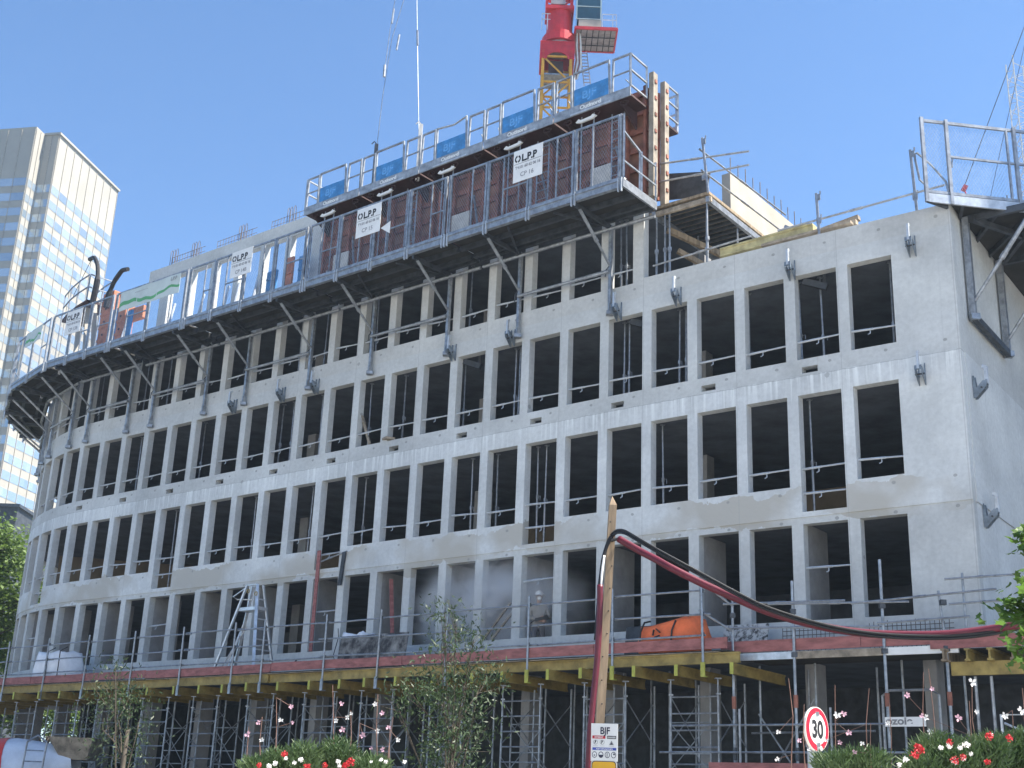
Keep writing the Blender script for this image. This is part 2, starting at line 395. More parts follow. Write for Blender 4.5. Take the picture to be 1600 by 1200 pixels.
# ------------------------------------------------------------------ the concrete building
PW, OW = 1.35, 1.07                          # bay pitch and opening width
SEND = 44.0; SC0 = -1.42
bld = thing('concrete_building', 'long unfinished grey concrete building with rows of tall empty openings and a curved left end', 'building', FP(12, 0, GZ))
def wall(name, s0, s1, z0, z1, nf, nb, openings, m=None, zsub=1.2):
    sb = {round(s0, 4), round(s1, 4)}; zb = {round(z0, 4), round(z1, 4)}
    for a, b, c, d in openings:
        for x in (a, b):
            if s0 < x < s1: sb.add(round(x, 4))
        for x in (c, d):
            if z0 < x < z1: zb.add(round(x, 4))
    sb = sorted(sb); out = [sb[0]]
    for a, b in zip(sb, sb[1:]):
        k = max(1, int(ceil((b - a) / .9))); out += [a + (b - a) * (i + 1) / k for i in range(k)]
    sb = out; zb = sorted(zb)
    def solid(i, j):
        if i < 0 or j < 0 or i >= len(sb) - 1 or j >= len(zb) - 1: return False
        x = (sb[i] + sb[i + 1]) / 2; z = (zb[j] + zb[j + 1]) / 2
        return not any(a < x < b and c < z < d for a, b, c, d in openings)
    mb = MB()
    for i in range(len(sb) - 1):
        for j in range(len(zb) - 1):
            if not solid(i, j): continue
            a, b, c, d = sb[i], sb[i + 1], zb[j], zb[j + 1]
            mb.quad([FP(b, nf, c), FP(a, nf, c), FP(a, nf, d), FP(b, nf, d)], 0, [(b, c), (a, c), (a, d), (b, d)])
            mb.quad([FP(a, nb, c), FP(b, nb, c), FP(b, nb, d), FP(a, nb, d)], 0, [(a + 60, c), (b + 60, c), (b + 60, d), (a + 60, d)])
            if not solid(i - 1, j): mb.quad([FP(a, nf, c), FP(a, nb, c), FP(a, nb, d), FP(a, nf, d)], 0, [(a, c), (a + nb - nf, c), (a + nb - nf, d), (a, d)])
            if not solid(i + 1, j): mb.quad([FP(b, nb, c), FP(b, nf, c), FP(b, nf, d), FP(b, nb, d)], 0, [(b - nb + nf, c), (b, c), (b, d), (b - nb + nf, d)])
            if not solid(i, j - 1): mb.quad([FP(a, nf, c), FP(b, nf, c), FP(b, nb, c), FP(a, nb, c)], 0, [(a, c), (b, c), (b, c - .2), (a, c - .2)])
            if not solid(i, j + 1): mb.quad([FP(b, nf, d), FP(a, nf, d), FP(a, nb, d), FP(b, nb, d)], 0, [(b, d), (a, d), (a, d + .2), (b, d + .2)])
    return mb.build(name, m or M['concrete'], bld)
def op(i): return i * PW, i * PW + OW
TH = .24
ZA, ZB, ZC, ZD = (5.95, 8.14), (9.03, 11.23), (12.13, 14.31), (15.20, 17.42)
rows = {}
rows['A'] = [(*op(i), *ZA) for i in range(0, 32)]
rows['B'] = [(*op(i), (8.42 if i % 6 == 1 else ZB[0]), ZB[1]) for i in range(0, 32)]
rows['C'] = [(*op(i), *ZC) for i in range(0, 32)]
rows['D'] = [(*op(i), *ZD) for i in range(6, 32)] + [(7.06, 7.82, *ZD)]
holes = [(2.11 + 2.7 * k - .20, 2.11 + 2.7 * k + .20, 11.77, 11.93) for k in range(12)]
w = wall('facade_wall', SC0, SEND, 5.12, 8.30, 0, -TH, rows['A']); w['label'] = 'lowest storey of the facade just above the timber deck'
w = wall('facade_wall', SC0, SEND, 8.30, 11.70, .02, -TH, rows['B'], M['concrete_pale']); w['label'] = 'second storey of the facade with a few deeper openings'
wall('facade_wall', SC0, SEND, 11.70, 14.75, 0, -TH, rows['C'] + holes)
wall('facade_wall', SC0, SEND, 14.75, 17.90, 0, -TH, rows['D'] + [(SC0 - .1, 6.72, 15.28, 18.0)], M['concrete_warm'])
wall('facade_wall', 19.7, 29.45, 17.90, 21.0, -.02, -TH, [(*op(i), 18.30, 20.42) for i in range(15, 21)] + [(28.6, 29.6, 18.3, 20.4)])
# return wall round the right corner
for (z0, z1, ex) in ((5.12, 8.30, 0), (8.30, 11.70, .02), (11.70, 14.75, 0), (14.75, 15.28, -.005)):
    mb = MB(); pts = [-TH - k * 1.0 for k in range(15)]; s_o = SC0 - ex; s_i = SC0 + .25
    for a, b in zip(pts, pts[1:]):
        mb.quad([FP(s_o, a, z0), FP(s_o, b, z0), FP(s_o, b, z1), FP(s_o, a, z1)], 0, [(a + 200, z0 + 30), (b + 200, z0 + 30), (b + 200, z1 + 30), (a + 200, z1 + 30)])
        mb.quad([FP(s_i, b, z0), FP(s_i, a, z0), FP(s_i, a, z1), FP(s_i, b, z1)], 0, [(b, z0), (a, z0), (a, z1), (b, z1)])
        mb.quad([FP(s_o, a, z1), FP(s_o, b, z1), FP(s_i, b, z1), FP(s_i, a, z1)], 0, [(a, 1), (b, 1), (b, 2), (a, 2)])
    if ex: mb.quad([FP(s_o, -TH, z0), FP(s_o, -TH, z1), FP(SC0, -TH, z1), FP(SC0, -TH, z0)], 0, [(0, 0)] * 4)
    mb.build('return_wall', M['concrete_pale' if z0 < 11 else 'concrete'], bld)
# slabs
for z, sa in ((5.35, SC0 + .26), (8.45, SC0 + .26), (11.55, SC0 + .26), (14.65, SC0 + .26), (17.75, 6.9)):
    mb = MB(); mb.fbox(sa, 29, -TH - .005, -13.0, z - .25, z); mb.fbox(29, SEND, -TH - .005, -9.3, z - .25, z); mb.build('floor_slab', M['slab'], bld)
# rear walls of each storey
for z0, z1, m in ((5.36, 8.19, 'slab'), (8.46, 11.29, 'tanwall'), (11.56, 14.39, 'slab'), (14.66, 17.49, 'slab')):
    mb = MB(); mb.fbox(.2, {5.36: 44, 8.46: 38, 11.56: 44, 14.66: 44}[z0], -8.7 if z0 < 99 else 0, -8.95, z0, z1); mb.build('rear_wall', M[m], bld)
for k, s in enumerate((6.9, 15.0, 23.1)):
    for z0, z1 in ((5.36, 8.19), (8.46, 11.29), (11.56, 14.39), (14.66, 17.49)):
        mb = MB(); mb.fbox(s, s + .4, -3.6, -4.0, z0, z1); mb.build('inner_column', M['fin'], bld)
for i in range(1, 29, 2):
    mb = MB(); s = i * PW + OW; mb.fbox(s, s + .27, -TH - .004, -1.35, 5.36, 8.195); mb.build('fin_wall', M['fin'], bld)
for z0, z1 in ((5.36, 8.19), (11.56, 14.39), (14.66, 17.49)):
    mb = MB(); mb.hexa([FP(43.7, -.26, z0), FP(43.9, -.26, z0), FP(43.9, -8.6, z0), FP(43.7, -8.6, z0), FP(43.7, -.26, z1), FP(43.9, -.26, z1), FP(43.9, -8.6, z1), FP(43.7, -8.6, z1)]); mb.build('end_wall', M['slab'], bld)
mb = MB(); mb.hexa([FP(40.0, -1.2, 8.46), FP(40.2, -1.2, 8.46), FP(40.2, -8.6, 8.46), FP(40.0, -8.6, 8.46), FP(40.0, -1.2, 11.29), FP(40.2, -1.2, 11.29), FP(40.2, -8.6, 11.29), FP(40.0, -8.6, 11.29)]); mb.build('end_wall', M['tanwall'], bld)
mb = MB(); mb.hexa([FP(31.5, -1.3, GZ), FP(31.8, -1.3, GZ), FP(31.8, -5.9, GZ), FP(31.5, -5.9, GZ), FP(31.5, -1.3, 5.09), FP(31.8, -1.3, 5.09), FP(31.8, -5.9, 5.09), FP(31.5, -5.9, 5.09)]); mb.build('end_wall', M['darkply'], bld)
# ground floor
for k in range(-1, 15):
    s = -.05 + 2.7 * k
    mb = MB(); mb.fbox(s - .14, s + .14, -.65, -1.15, GZ, 5.09); mb.build('ground_column', M['fin'], bld)
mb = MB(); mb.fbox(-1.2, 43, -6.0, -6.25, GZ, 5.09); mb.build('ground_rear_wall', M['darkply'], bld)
# rebar starters on the free wall top and the cast wall behind
mb = MB()
for s in (28.2, 26.9, 24.2, 21.6):
    for ds in (-.18, .0, .15):
        mb.tube([FP(s + ds, -.08, 20.98), FP(s + ds, -.08, 21.6), FP(s + ds, -.12, 21.68), FP(s + ds, -.17, 21.6), FP(s + ds, -.17, 20.98)], .012, 4)
mb.build('rebar_starter', M['rebar'], bld)
for s0, s1 in ((28.3, 26.3), (25.6, 23.4), (22.6, 20.9)):
    mb = MB()
    for zz in (21.15, 21.35): mb.ftube(s0, s1, -.12, zz, .01, sides=4)
    k = int(abs(s1 - s0) / .16)
    for i in range(k): mb.tube([FP(s0 - i * .16, -.12, 20.98), FP(s0 - i * .16, -.12, 21.38)], .009, 4)
    mb.build('rebar_cage', M['rebar'], bld)

# stair core with a sunlit flank behind the parapet
t = thing('core_wall', 'pale freshly cast concrete wall with upright rebar standing behind the right parapet', 'wall', FP(5.6, -5.2, 14.65))
mb = MB(); mb.hexa([FP(6.75, -5.0, 14.66), FP(6.75, -14, 14.66), FP(7.05, -14, 14.66), FP(7.05, -5.0, 14.66), FP(6.75, -5.0, 20.7), FP(6.75, -14, 20.7), FP(7.05, -14, 20.7), FP(7.05, -5.0, 20.7)]); mb.build('wall_panel', M['cream'], t)
for i in range(16):
    mb = MB(); n = -5.3 - i * .5; mb.tube([FP(6.9, n, 20.68), FP(6.9, n, 21.35 + .15 * RND.random())], .014, 4); mb.build('rebar', M['rebar'], t)

# ------------------------------------------------------------------ guard bars clamped in the openings
ROWN = {'A': 'lowest row', 'B': 'second row up', 'C': 'third row up', 'D': 'top row under the walkway'}
def guard(row, i, s0, s1, z, extra=''):
    mb = MB(); n = -.10; z += RND.uniform(-.03, .03); tl = RND.uniform(-.025, .025)
    mid = s0 + (s1 - s0) * RND.uniform(.4, .6)
    p0, pm, p1 = FP(s0 - .01, n, z - tl), FP(mid, n, z), FP(s1 + .01, n, z + tl)
    mb.tube([pm, p1], .030, 6); mb.tube([p0, pm], .022, 6); mb.tube([p0, p0 + (p1 - p0) * .02], .05, 6)
    hp = pm + (p1 - pm) * .15; mb.tube([hp, hp + Vector((0, 0, -.10)), hp + (p1 - pm).normalized() * .06 + Vector((0, 0, -.12))], .012, 5)
    o = mb.build('guard_bar', M['galv_light'], None, base=pm)
    tag(o, f"grey guard bar{extra} across the {ORD[i + 1]} opening from the right, {ROWN[row]}", 'guard bar', 'guard bars across the openings')
for i in range(0, 28):
    s0, s1 = op(i)
    guard('C', i, s0, s1, ZC[0] + .46); guard('B', i, s0, s1, ZB[0] + .46)
    if i % 6 == 1:
        guard('B', i, s0, s1, ZB[0] - .14, ' (lower of two)'); guard('A', i, s0, s1, ZA[0] + (1.52 if i == 7 else 1.2))
    if i >= 5: guard('D', i, 7.06 if i == 5 else s0, s1, ZD[0] + .45)
# ------------------------------------------------------------------ steel props inside the openings
FLOOR = {'B': (8.45, 11.30), 'C': (11.55, 14.40), 'D': (14.65, 17.50)}
props = [('D', 980, 430), ('D', 971, 440), ('D', 735, 480), ('D', 588, 540), ('D', 507, 555), ('D', 468, 560), ('D', 225, 630), ('D', 262, 620), ('D', 155, 650),
         ('C', 454, 700), ('C', 436, 705), ('C', 500, 690), ('C', 577, 670), ('C', 630, 660), ('C', 725, 645), ('C', 983, 590), ('C', 975, 595), ('C', 1072, 575), ('C', 1061, 580), ('C', 1171, 540),
         ('C', 804, 620), ('C', 811, 620), ('C', 1253, 530), ('C', 1287, 520), ('C', 1395, 500), ('C', 213, 755), ('C', 312, 735),
         ('B', 840, 780), ('B', 851, 790), ('B', 1037, 750), ('B', 1270, 730), ('B', 483, 830), ('B', 567, 820), ('B', 737, 790), ('B', 776, 790), ('B', 267, 880), ('B', 395, 840)]
seen = {}
for row, px, py in props:
    n = -.55; s, z = onf(px, py, n); i = int(s // PW); z0, z1 = FLOOR[row]
    mb = MB(); lean = RND.uniform(-.04, .04); b = FP(s, n, z0 + .01); tp = FP(s + lean, n, z1 - .01); zm = z0 + 1.35 + RND.uniform(-.1, .1)
    pm = b + (tp - b) * ((zm - z0) / (z1 - z0)); mb.tube([b, pm], .030, 6); mb.tube([pm, tp], .024, 6)
    mb.tube([pm + Vector((0, 0, -.05)), pm + Vector((0, 0, .05))], .045, 6)
    h = FP(s - .10, n + .02, zm); mb.tube([pm, h, h + Vector((0, 0, -.12))], .010, 4)
    for q in (b + Vector((0, 0, .01)), tp - Vector((0, 0, .01))): mb.box(q, (.13, .13, .012))
    o = mb.build('steel_prop', M['galv'], None, base=b); k = seen.get((row, i), 0); seen[(row, i)] = k + 1
    tag(o, f"{'second ' if k else ''}steel prop standing in the {ORD[i + 1]} opening from the right, {ROWN[row]}", 'prop', 'steel props inside the openings')

# ------------------------------------------------------------------ suspension brackets left on the facade
def wbracket(P, sgn, label, n0):
    """P(u, v, z): u along the wall, v out of the wall"""
    mb = MB(); b = P(0, 0, 0)
    t = thing('wall_bracket', label, 'bracket', b, 'suspension brackets on the concrete')
    mb = MB()
    for u in (-.07, .07):
        mb.prism([P(u, .01, -.30), P(u, .07, -.30), P(u, .31, -.06), P(u, .31, .08), P(u, .23, .08), P(u, .08, -.08), P(u, .05, .22), P(u, .01, .22)], P(u + .014, .01, -.30) - P(u, .01, -.30))
    mb.hexa([P(-.075, .29, 0), P(.085, .29, 0), P(.085, .32, 0), P(-.075, .32, 0), P(-.075, .29, .10), P(.085, .29, .10), P(.085, .32, .10), P(-.075, .32, .10)])
    mb.build('bracket_cheek', M['bracket'], t)
    mb = MB(); mb.bar(P(0, .30, .02), P(0, .30, .42), .075, .05, up=P(1, 0, 0) - P(0, 0, 0)); mb.bar(P(0, .30, .40), P(0, .22, .44), .075, .04, up=P(1, 0, 0) - P(0, 0, 0)); mb.build('hook_plate', M['galv_light'], t)
    mb = MB(); mb.tube([P(-.10, .20, -.08), P(.11, .20, -.08)], .02, 6); mb.build('pin', M['galv_dark'], t)
for k, (s, z, lab) in enumerate([(-.53, 14.42, 'grey steel bracket on the blank wall just left of the right corner, upper one'), (-.55, 11.28, 'grey steel bracket on the blank wall just left of the right corner, lower one'),
        (2.44, 14.50, 'grey steel bracket beside the second opening from the right corner'), (5.62, 14.52, 'grey steel bracket above the fifth opening from the right corner'),
        (7.46, 14.50, 'grey steel bracket above the sixth opening from the right corner'), (11.11, 14.50, 'grey steel bracket above the pillar left of the eighth opening'),
        (13.35, 14.50, 'grey steel bracket above the tenth opening from the right corner'), (19.23, 14.5, 'grey steel bracket above the fifteenth opening from the right corner'),
        (20.85, 14.5, 'grey steel bracket above the sixteenth opening from the right corner'), (23.3, 14.5, 'grey steel bracket below the walkway, furthest left of those on the wall')]):
    wbracket(lambda u, v, dz, s=s, z=z: FP(s + u, v, z + dz), 1, lab, 0)
wbracket(lambda u, v, dz: FP(SC0 - v - .02, -.66 + u, 11.02 + dz), 1, 'grey steel hook bracket on the side wall round the right corner, upper one', 0)
wbracket(lambda u, v, dz: FP(SC0 - v, -.70 + u, 8.12 + dz), 1, 'grey steel hook bracket on the side wall round the right corner, lower one', 0)
# dark bracket arms reaching into the openings
for s, z, lab in ((13.2, 14.30, 'tenth'), (7.3, 14.30, 'sixth'), (2.3, 14.30, 'second')):
    mb = MB(); mb.bar(FP(s, -.28, z - .05), FP(s - .55, -.40, z - .28), .12, .16); mb.bar(FP(s - .50, -.39, z - .26), FP(s - .50, -.39, z + .12), .06, .08)
    o = mb.build('bracket_arm', M['darkply'], None, base=FP(s, -.28, z)); tag(o, f'dark steel bracket arm inside the {lab} opening from the right, third row up', 'bracket arm', 'bracket arms inside the openings')
# ------------------------------------------------------------------ hanging work platforms (walkway) along the facade
DZ = 17.06; NO = 1.88; NI = .22; RH = 1.98
def mesh_panel(mb, P, u0, u1, z0, z1, pitch=.085, w=.0070, mi=0):
    """diamond mesh made of flat strands; P(u, z)"""
    W = u1 - u0; H = z1 - z0; asp = 1.7; k = int((W * asp + H) / pitch / asp) + 1
    nrm = (P(u1, z0) - P(u0, z0)).cross(Vector((0, 0, 1))).normalized()
    for sg in (1, -1):
        i = 0
        while True:
            c = i * pitch * asp
            if c > W * asp + H: break
            # line z = c - asp*u (u from 0)
            ua = max(0, (c - H) / asp); ub = min(W, c / asp)
            if ub - ua > .01:
                a = (ua, c - asp * ua); b = (ub, c - asp * ub)
                if sg < 0: a = (W - a[0], a[1]); b = (W - b[0], b[1])
                pa = P(u0 + a[0], z0 + a[1]); pb = P(u0 + b[0], z0 + b[1]); d = (pb - pa).normalized(); sd_ = d.cross(nrm) * (w / 2)
                off = nrm * (.004 * sg)
                mb.quad([pa - sd_ + off, pa + sd_ + off, pb + sd_ + off, pb - sd_ + off], mi)
            i += 1
def walkway(idx, s0, s1, legs, label, joints):
    t = thing('walkway_platform', label, 'work platform', FP((s0 + s1) / 2, 0, DZ), 'hanging work platforms under the formwork')
    st = 5.0 if s0 > 28 else 1.5
    a, b = s0 + .03, s1 - .03
    L0, L1 = FP(a, NO, DZ), FP(b, NO, DZ)
    mb = MB(); mb.fbox(a, b, NI, NO - .06, DZ + .10, DZ + .15, step=st); mb.build('deck', M['deckply'], t)
    mb = MB()
    mb.fbox(a, b, NO - .05, NO, DZ - .02, DZ + .20, step=st); mb.fbox(a, b, NO - .12, NO - .05, DZ - .02, DZ + .02, step=st); mb.fbox(a, b, NO, NO + .03, DZ + .15, DZ + .20, step=st)
    mb.build('edge_beam', M['galv'], t)
    for n in (.34, .62, 1.22):
        mb = MB(); mb.fbox(a, b, n - .05, n + .05, DZ - .05, DZ + .09, step=st); mb.build('joist', M['galv_dark'], t)
    mb = MB(); mb.ftube(a, b, .20, DZ - .16, .055, sides=8) if st < 4 else mb.tube([FP(a, .35, DZ - .16), FP(b, .35, DZ - .16)], .055, 8); mb.build('ledger_tube', M['galv'], t)
    for s in legs:
        mb = MB(); mb.bar(FP(s, .12, DZ - .02), FP(s, .12, DZ - 2.65), .09, .10, up=FP(s, 1, 0) - FP(s, 0, 0)); mb.box(FP(s, .12, DZ - 2.62), (.20, .20, .10)); mb.bar(FP(s, .20, DZ - 2.45), FP(s, .04, DZ - 2.45), .05, .20); mb.build('leg', M['galv'], t)
        mb = MB(); mb.bar(FP(s, .06, DZ - .09), FP(s, NO - .07, DZ - .09), .08, .13); mb.build('bracket_beam', M['galv_dark'], t)
        mb = MB(); p, q = FP(s, .17, DZ - 1.22), FP(s, 1.62, DZ - .14); m1 = p + (q - p) * .45; mb.tube([p, m1], .036, 8); mb.tube([m1, q], .048, 8); mb.tube([m1 - (q - p).normalized() * .05, m1 + (q - p).normalized() * .05], .06, 8); mb.build('strut', M['galv'], t)
        mb = MB(); mb.tube([FP(s + .02, .16, DZ - 1.25), FP(s + .09, .2, DZ - 1.35), FP(s + .13, .18, DZ - 1.55)], .018, 5); mb.build('safety_hook', M['galv_dark'], t)
    if len(legs) > 1:
        la, lb = legs[0], legs[-1]; mb = MB(); mb.tube([FP(la, .20, DZ - 1.42), FP(lb, .20, DZ - 1.42)], .048, 8); mb.tube([FP(la, .20, DZ - 1.42), FP(la + (lb - la) * .4, .20, DZ - 1.42)], .058, 8)
        mb.build('brace_tube', M['galv'], t)
        # plan diagonals under the deck
        mb = MB(); mb.bar(FP(la, .25, DZ - .10), FP(la + .5 * (lb - la) * .5, 1.7, DZ - .06), .05, .05); mb.build('plan_brace', M['galv_dark'], t); mb = MB(); mb.bar(FP(lb, .25, DZ - .10), FP(lb - .5 * (lb - la) * .5, 1.7, DZ - .06), .05, .05); mb.build('plan_brace', M['galv_dark'], t)
    js = [s0 + .04] + joints + [s1 - .04]
    def P(u, z, n=NO - .02): return FP(u, n, z) if st < 4 else FP(a, n, z) + (FP(b, n, z) - FP(a, n, z)) * ((u - a) / (b - a))
    for k, s in enumerate(js):
        mb = MB()
        for d in ((-.035, .035) if 0 < k < len(js) - 1 else (0,)):
            mb.bar(P(s + d, DZ - .10), P(s + d, DZ + .16 + RH), .042, .055, up=FP(s, 1, 0) - FP(s, 0, 0))
        mb.build('guard_post', M['galv'], t)
        mb = MB()
        for d in (-.05, .05): mb.bar(P(s + d, DZ - .16, NO + .02), P(s + d, DZ + .24, NO + .02), .025, .05, up=FP(s, 1, 0) - FP(s, 0, 0))
        mb.build('joint_clip', M['galv_light'], t)
    for k, (u0, u1) in enumerate(zip(js, js[1:])):
        u0 += .07; u1 -= .07; z0 = DZ + .24; z1 = DZ + .16 + RH
        f = MB()
        for za in (z0, z1 - .03): f.bar(P(u0, za), P(u1, za), .04, .06)
        for u in (u0, u1): f.bar(P(u, z0), P(u, z1), .04, .04, up=FP(u, 1, 0) - FP(u, 0, 0))
        um = u0 + (u1 - u0) * (.38 if (k + idx) % 2 else .62)
        f.bar(P(um, z0), P(um, z1), .04, .035, up=FP(um, 1, 0) - FP(um, 0, 0))
        if (k + idx) % 3 != 0: f.bar(P(min(u0, um), z0 + .82), P(um, z0 + .82), .03, .04)
        fo = f.build('fence_frame', M['galv'], t)
        mb = MB(); mesh_panel(mb, lambda u, z: P(u, z, NO - .03), u0 + .02, u1 - .02, z0 + .02, z1 - .03); mb.build('wire_mesh', M['galv'], fo)
    # loose long tubes lying on the deck, seen through the mesh
    return t
UN = [(6.22, 12.26, (7.71, 10.87), 'grey hanging work platform at the right end of the row, closest to the crane', [7.73, 9.25, 10.77]),
      (12.30, 18.24, (13.59, 16.77), 'grey hanging work platform second from the right end, below the middle formwork', [13.8, 15.3, 16.78]),
      (18.28, 24.28, (19.58, 22.75), 'grey hanging work platform third from the right end, left of the brown formwork', [19.8, 21.3, 22.85]),
      (24.36, 28.56, (24.9, 27.9), 'grey hanging work platform carrying the long green striped banner', [26.5]),
      (28.66, 32.50, (29.36, 31.9), 'grey hanging work platform in front of the orange formwork at the bend', [30.0, 31.2]),
      (32.60, 35.9, (33.16, 35.3), 'grey hanging work platform round the bend with a small green banner', [34.2]),
      (36.0, 39.3, (36.6, 38.7), 'grey hanging work platform at the far left edge of the curve', [37.6]),
      (39.4, 42.7, (40.0, 42.0), 'grey hanging work platform turning out of sight round the curve', [41.0])]
plats = [walkway(i, *u) for i, u in enumerate(UN)]
# end guard of the rightmost platform
t = plats[0]; f = MB(); s = 6.20
for n in (NO - .05, 1.05, .95, .25): f.bar(FP(s, n, DZ + .1), FP(s, n, DZ + .16 + (RH if n > 1.5 else 1.25)), .045, .045)
f.bar(FP(s, 1.0, DZ + 1.30), FP(s, .25, DZ + 1.30), .045, .05); f.bar(FP(s, NO - .05, DZ + 1.62), FP(s, 1.0, DZ + 1.36), .045, .05); f.bar(FP(s, NO - .05, DZ + .75), FP(s, .25, DZ + .72), .04, .045)
f.build('end_rail', M['galv'], t)
f = MB(); f.fbox(s - .03, s + .03, NI, NO, DZ - .02, DZ + .22); f.build('end_beam', M['galv'], t)

# ------------------------------------------------------------------ signs hung on the mesh
RT = lambda s: FP(s - 1, 0, 0) - FP(s, 0, 0)         # photo-right along the facade
NN = lambda s: FP(s, 1, 0) - FP(s, 0, 0)
def phone_sign(sl, wd_, zt, ht, code, label):
    x = RT(sl - wd_ / 2).normalized(); nn = NN(sl - wd_ / 2); o0 = FP(sl, NO + .02, zt)
    t = thing('phone_sign', label, 'sign', FP(sl - wd_ / 2, NO + .02, zt - ht), 'white phone signs on the platforms')
    dn = Vector((0, 0, -1)); P = lambda u, v, d=0.0: o0 + x * u + dn * v + nn * d
    mb = MB(); mb.hexa([P(0, ht), P(wd_, ht), P(wd_, ht, .012), P(0, ht, .012), P(0, 0), P(wd_, 0), P(wd_, 0, .012), P(0, 0, .012)]); mb.build('board', M['white'], t)
    text('L.P.P', .30, M['black'], t, P(.29, .37, .016), x, align='LEFT', bold=.014, sxx=.90)
    e = MB()                                            # round black emblem with a white twist
    c = (.15, .26); R = .105
    for a0, a1 in ((100, 250), (280, 430)):
        ring = []
        for i in range(9):
            a = radians(a0 + (a1 - a0) * i / 8); ring.append((c[0] + cos(a) * R, c[1] - sin(a) * R * 1.15))
        for i in range(9):
            a = radians(a1 - (a1 - a0) * i / 8); ring.append((c[0] + cos(a) * R * (.35 + .25 * sin(pi * i / 8)), c[1] - sin(a) * R * .6))
        e.prism([P(u, v, .013) for u, v in ring], nn * .003)
    e.build('emblem', M['black'], t)
    text('Tél 01 60 62 06 16', .125, M['greyink'], t, P(wd_ / 2, .58, .016), x, align='CENTER', bold=.004, sxx=wd_ / 1.12)
    text(code, .19, M['greyink'], t, P(wd_ * .25, .84, .016), x, bold=.002)
    mb = MB(); mb.hexa([P(.03, .425, .0125), P(wd_ - .03, .425, .0125), P(wd_ - .03, .425, .015), P(.03, .425, .015), P(.03, .415, .0125), P(wd_ - .03, .415, .0125), P(wd_ - .03, .415, .015), P(.03, .415, .015)]); mb.build('rule_line', M['black'], t)
phone_sign(9.80, 1.02, DZ + 2.10, .98, 'CP 16', 'white phone number sign with code CP 16, on the rightmost platform')
phone_sign(16.02, 1.04, DZ + 2.06, .98, 'CP 15', 'white phone number sign with code CP 15, below the middle formwork')
phone_sign(22.0, 1.06, DZ + 2.12, .95, 'CP 14B', 'white phone number sign with code CP 14B, left of the brown formwork')
phone_sign(31.55, 1.0, DZ + 2.02, .95, 'CP 13B', 'white phone number sign with code CP 13B, near the bend at the left')
# torn sheet below one sign, and pale boards behind the mesh
mb = MB(); mb.prism([FP(14.95, NO + .01, 18.22), FP(14.55, NO + .01, 18.36), FP(14.55, NO + .01, 17.95)], NN(14.6) * .01); o = mb.build('torn_sheet', M['white'], None, base=FP(14.7, NO, 18)); tag(o, 'torn white sheet end hanging below the sign coded CP 15', 'sheet')
def banner(s0, s1, z0, z1, label, word):
    pts = 8; t = thing('banner', label, 'banner', FP((s0 + s1) / 2, NO + .03, z0), 'green striped banners on the platforms')
    mb = MB(); P = lambda s, z, d=0: FP(a_ + 0, 0, 0)
    A_ = FP(s0, NO + .03, 0); B_ = FP(s1, NO + .03, 0); nn = NN((s0 + s1) / 2); x = (B_ - A_)
    Q = lambda u, z, d=0.0: A_ + x * u + Vector((0, 0, z)) + nn * (d + .015 * sin(u * 17))
    for i in range(12):
        u0, u1 = i / 12, (i + 1) / 12; mb.hexa([Q(u0, z0), Q(u1, z0), Q(u1, z0, .01), Q(u0, z0, .01), Q(u0, z1), Q(u1, z1), Q(u1, z1, .01), Q(u0, z1, .01)])
    mb.build('cloth', M['banner'], t); mb = MB(); h = z1 - z0
    for i in range(24):
        u0, u1 = i / 24, (i + 1) / 24; f = lambda u: z0 + h * (.40 + .10 * sin(u * 9) + .04 * sin(u * 31)); g_ = lambda u: f(u) - h * (.12 + .10 * (1 - u))
        mb.quad([Q(u0, g_(u0), .013), Q(u1, g_(u1), .013), Q(u1, f(u1), .013), Q(u0, f(u0), .013)])
    mb.build('green_stripe', M['signgreen'], t)
    if word: text('L.P.P', h * .24, M['greyink'], t, Q(.86, z0 + h * .72, .035), x, bold=.006); text('entreprise de construction', h * .10, M['greyink'], t, Q(.25, z0 + h * .74, .035), x)
banner(28.2, 24.75, 18.38, 19.12, 'long white banner with a green stripe hung on the platform mesh', True)
banner(34.6, 33.2, 18.45, 19.05, 'short white banner with green stripes on the platform at the left bend', False)

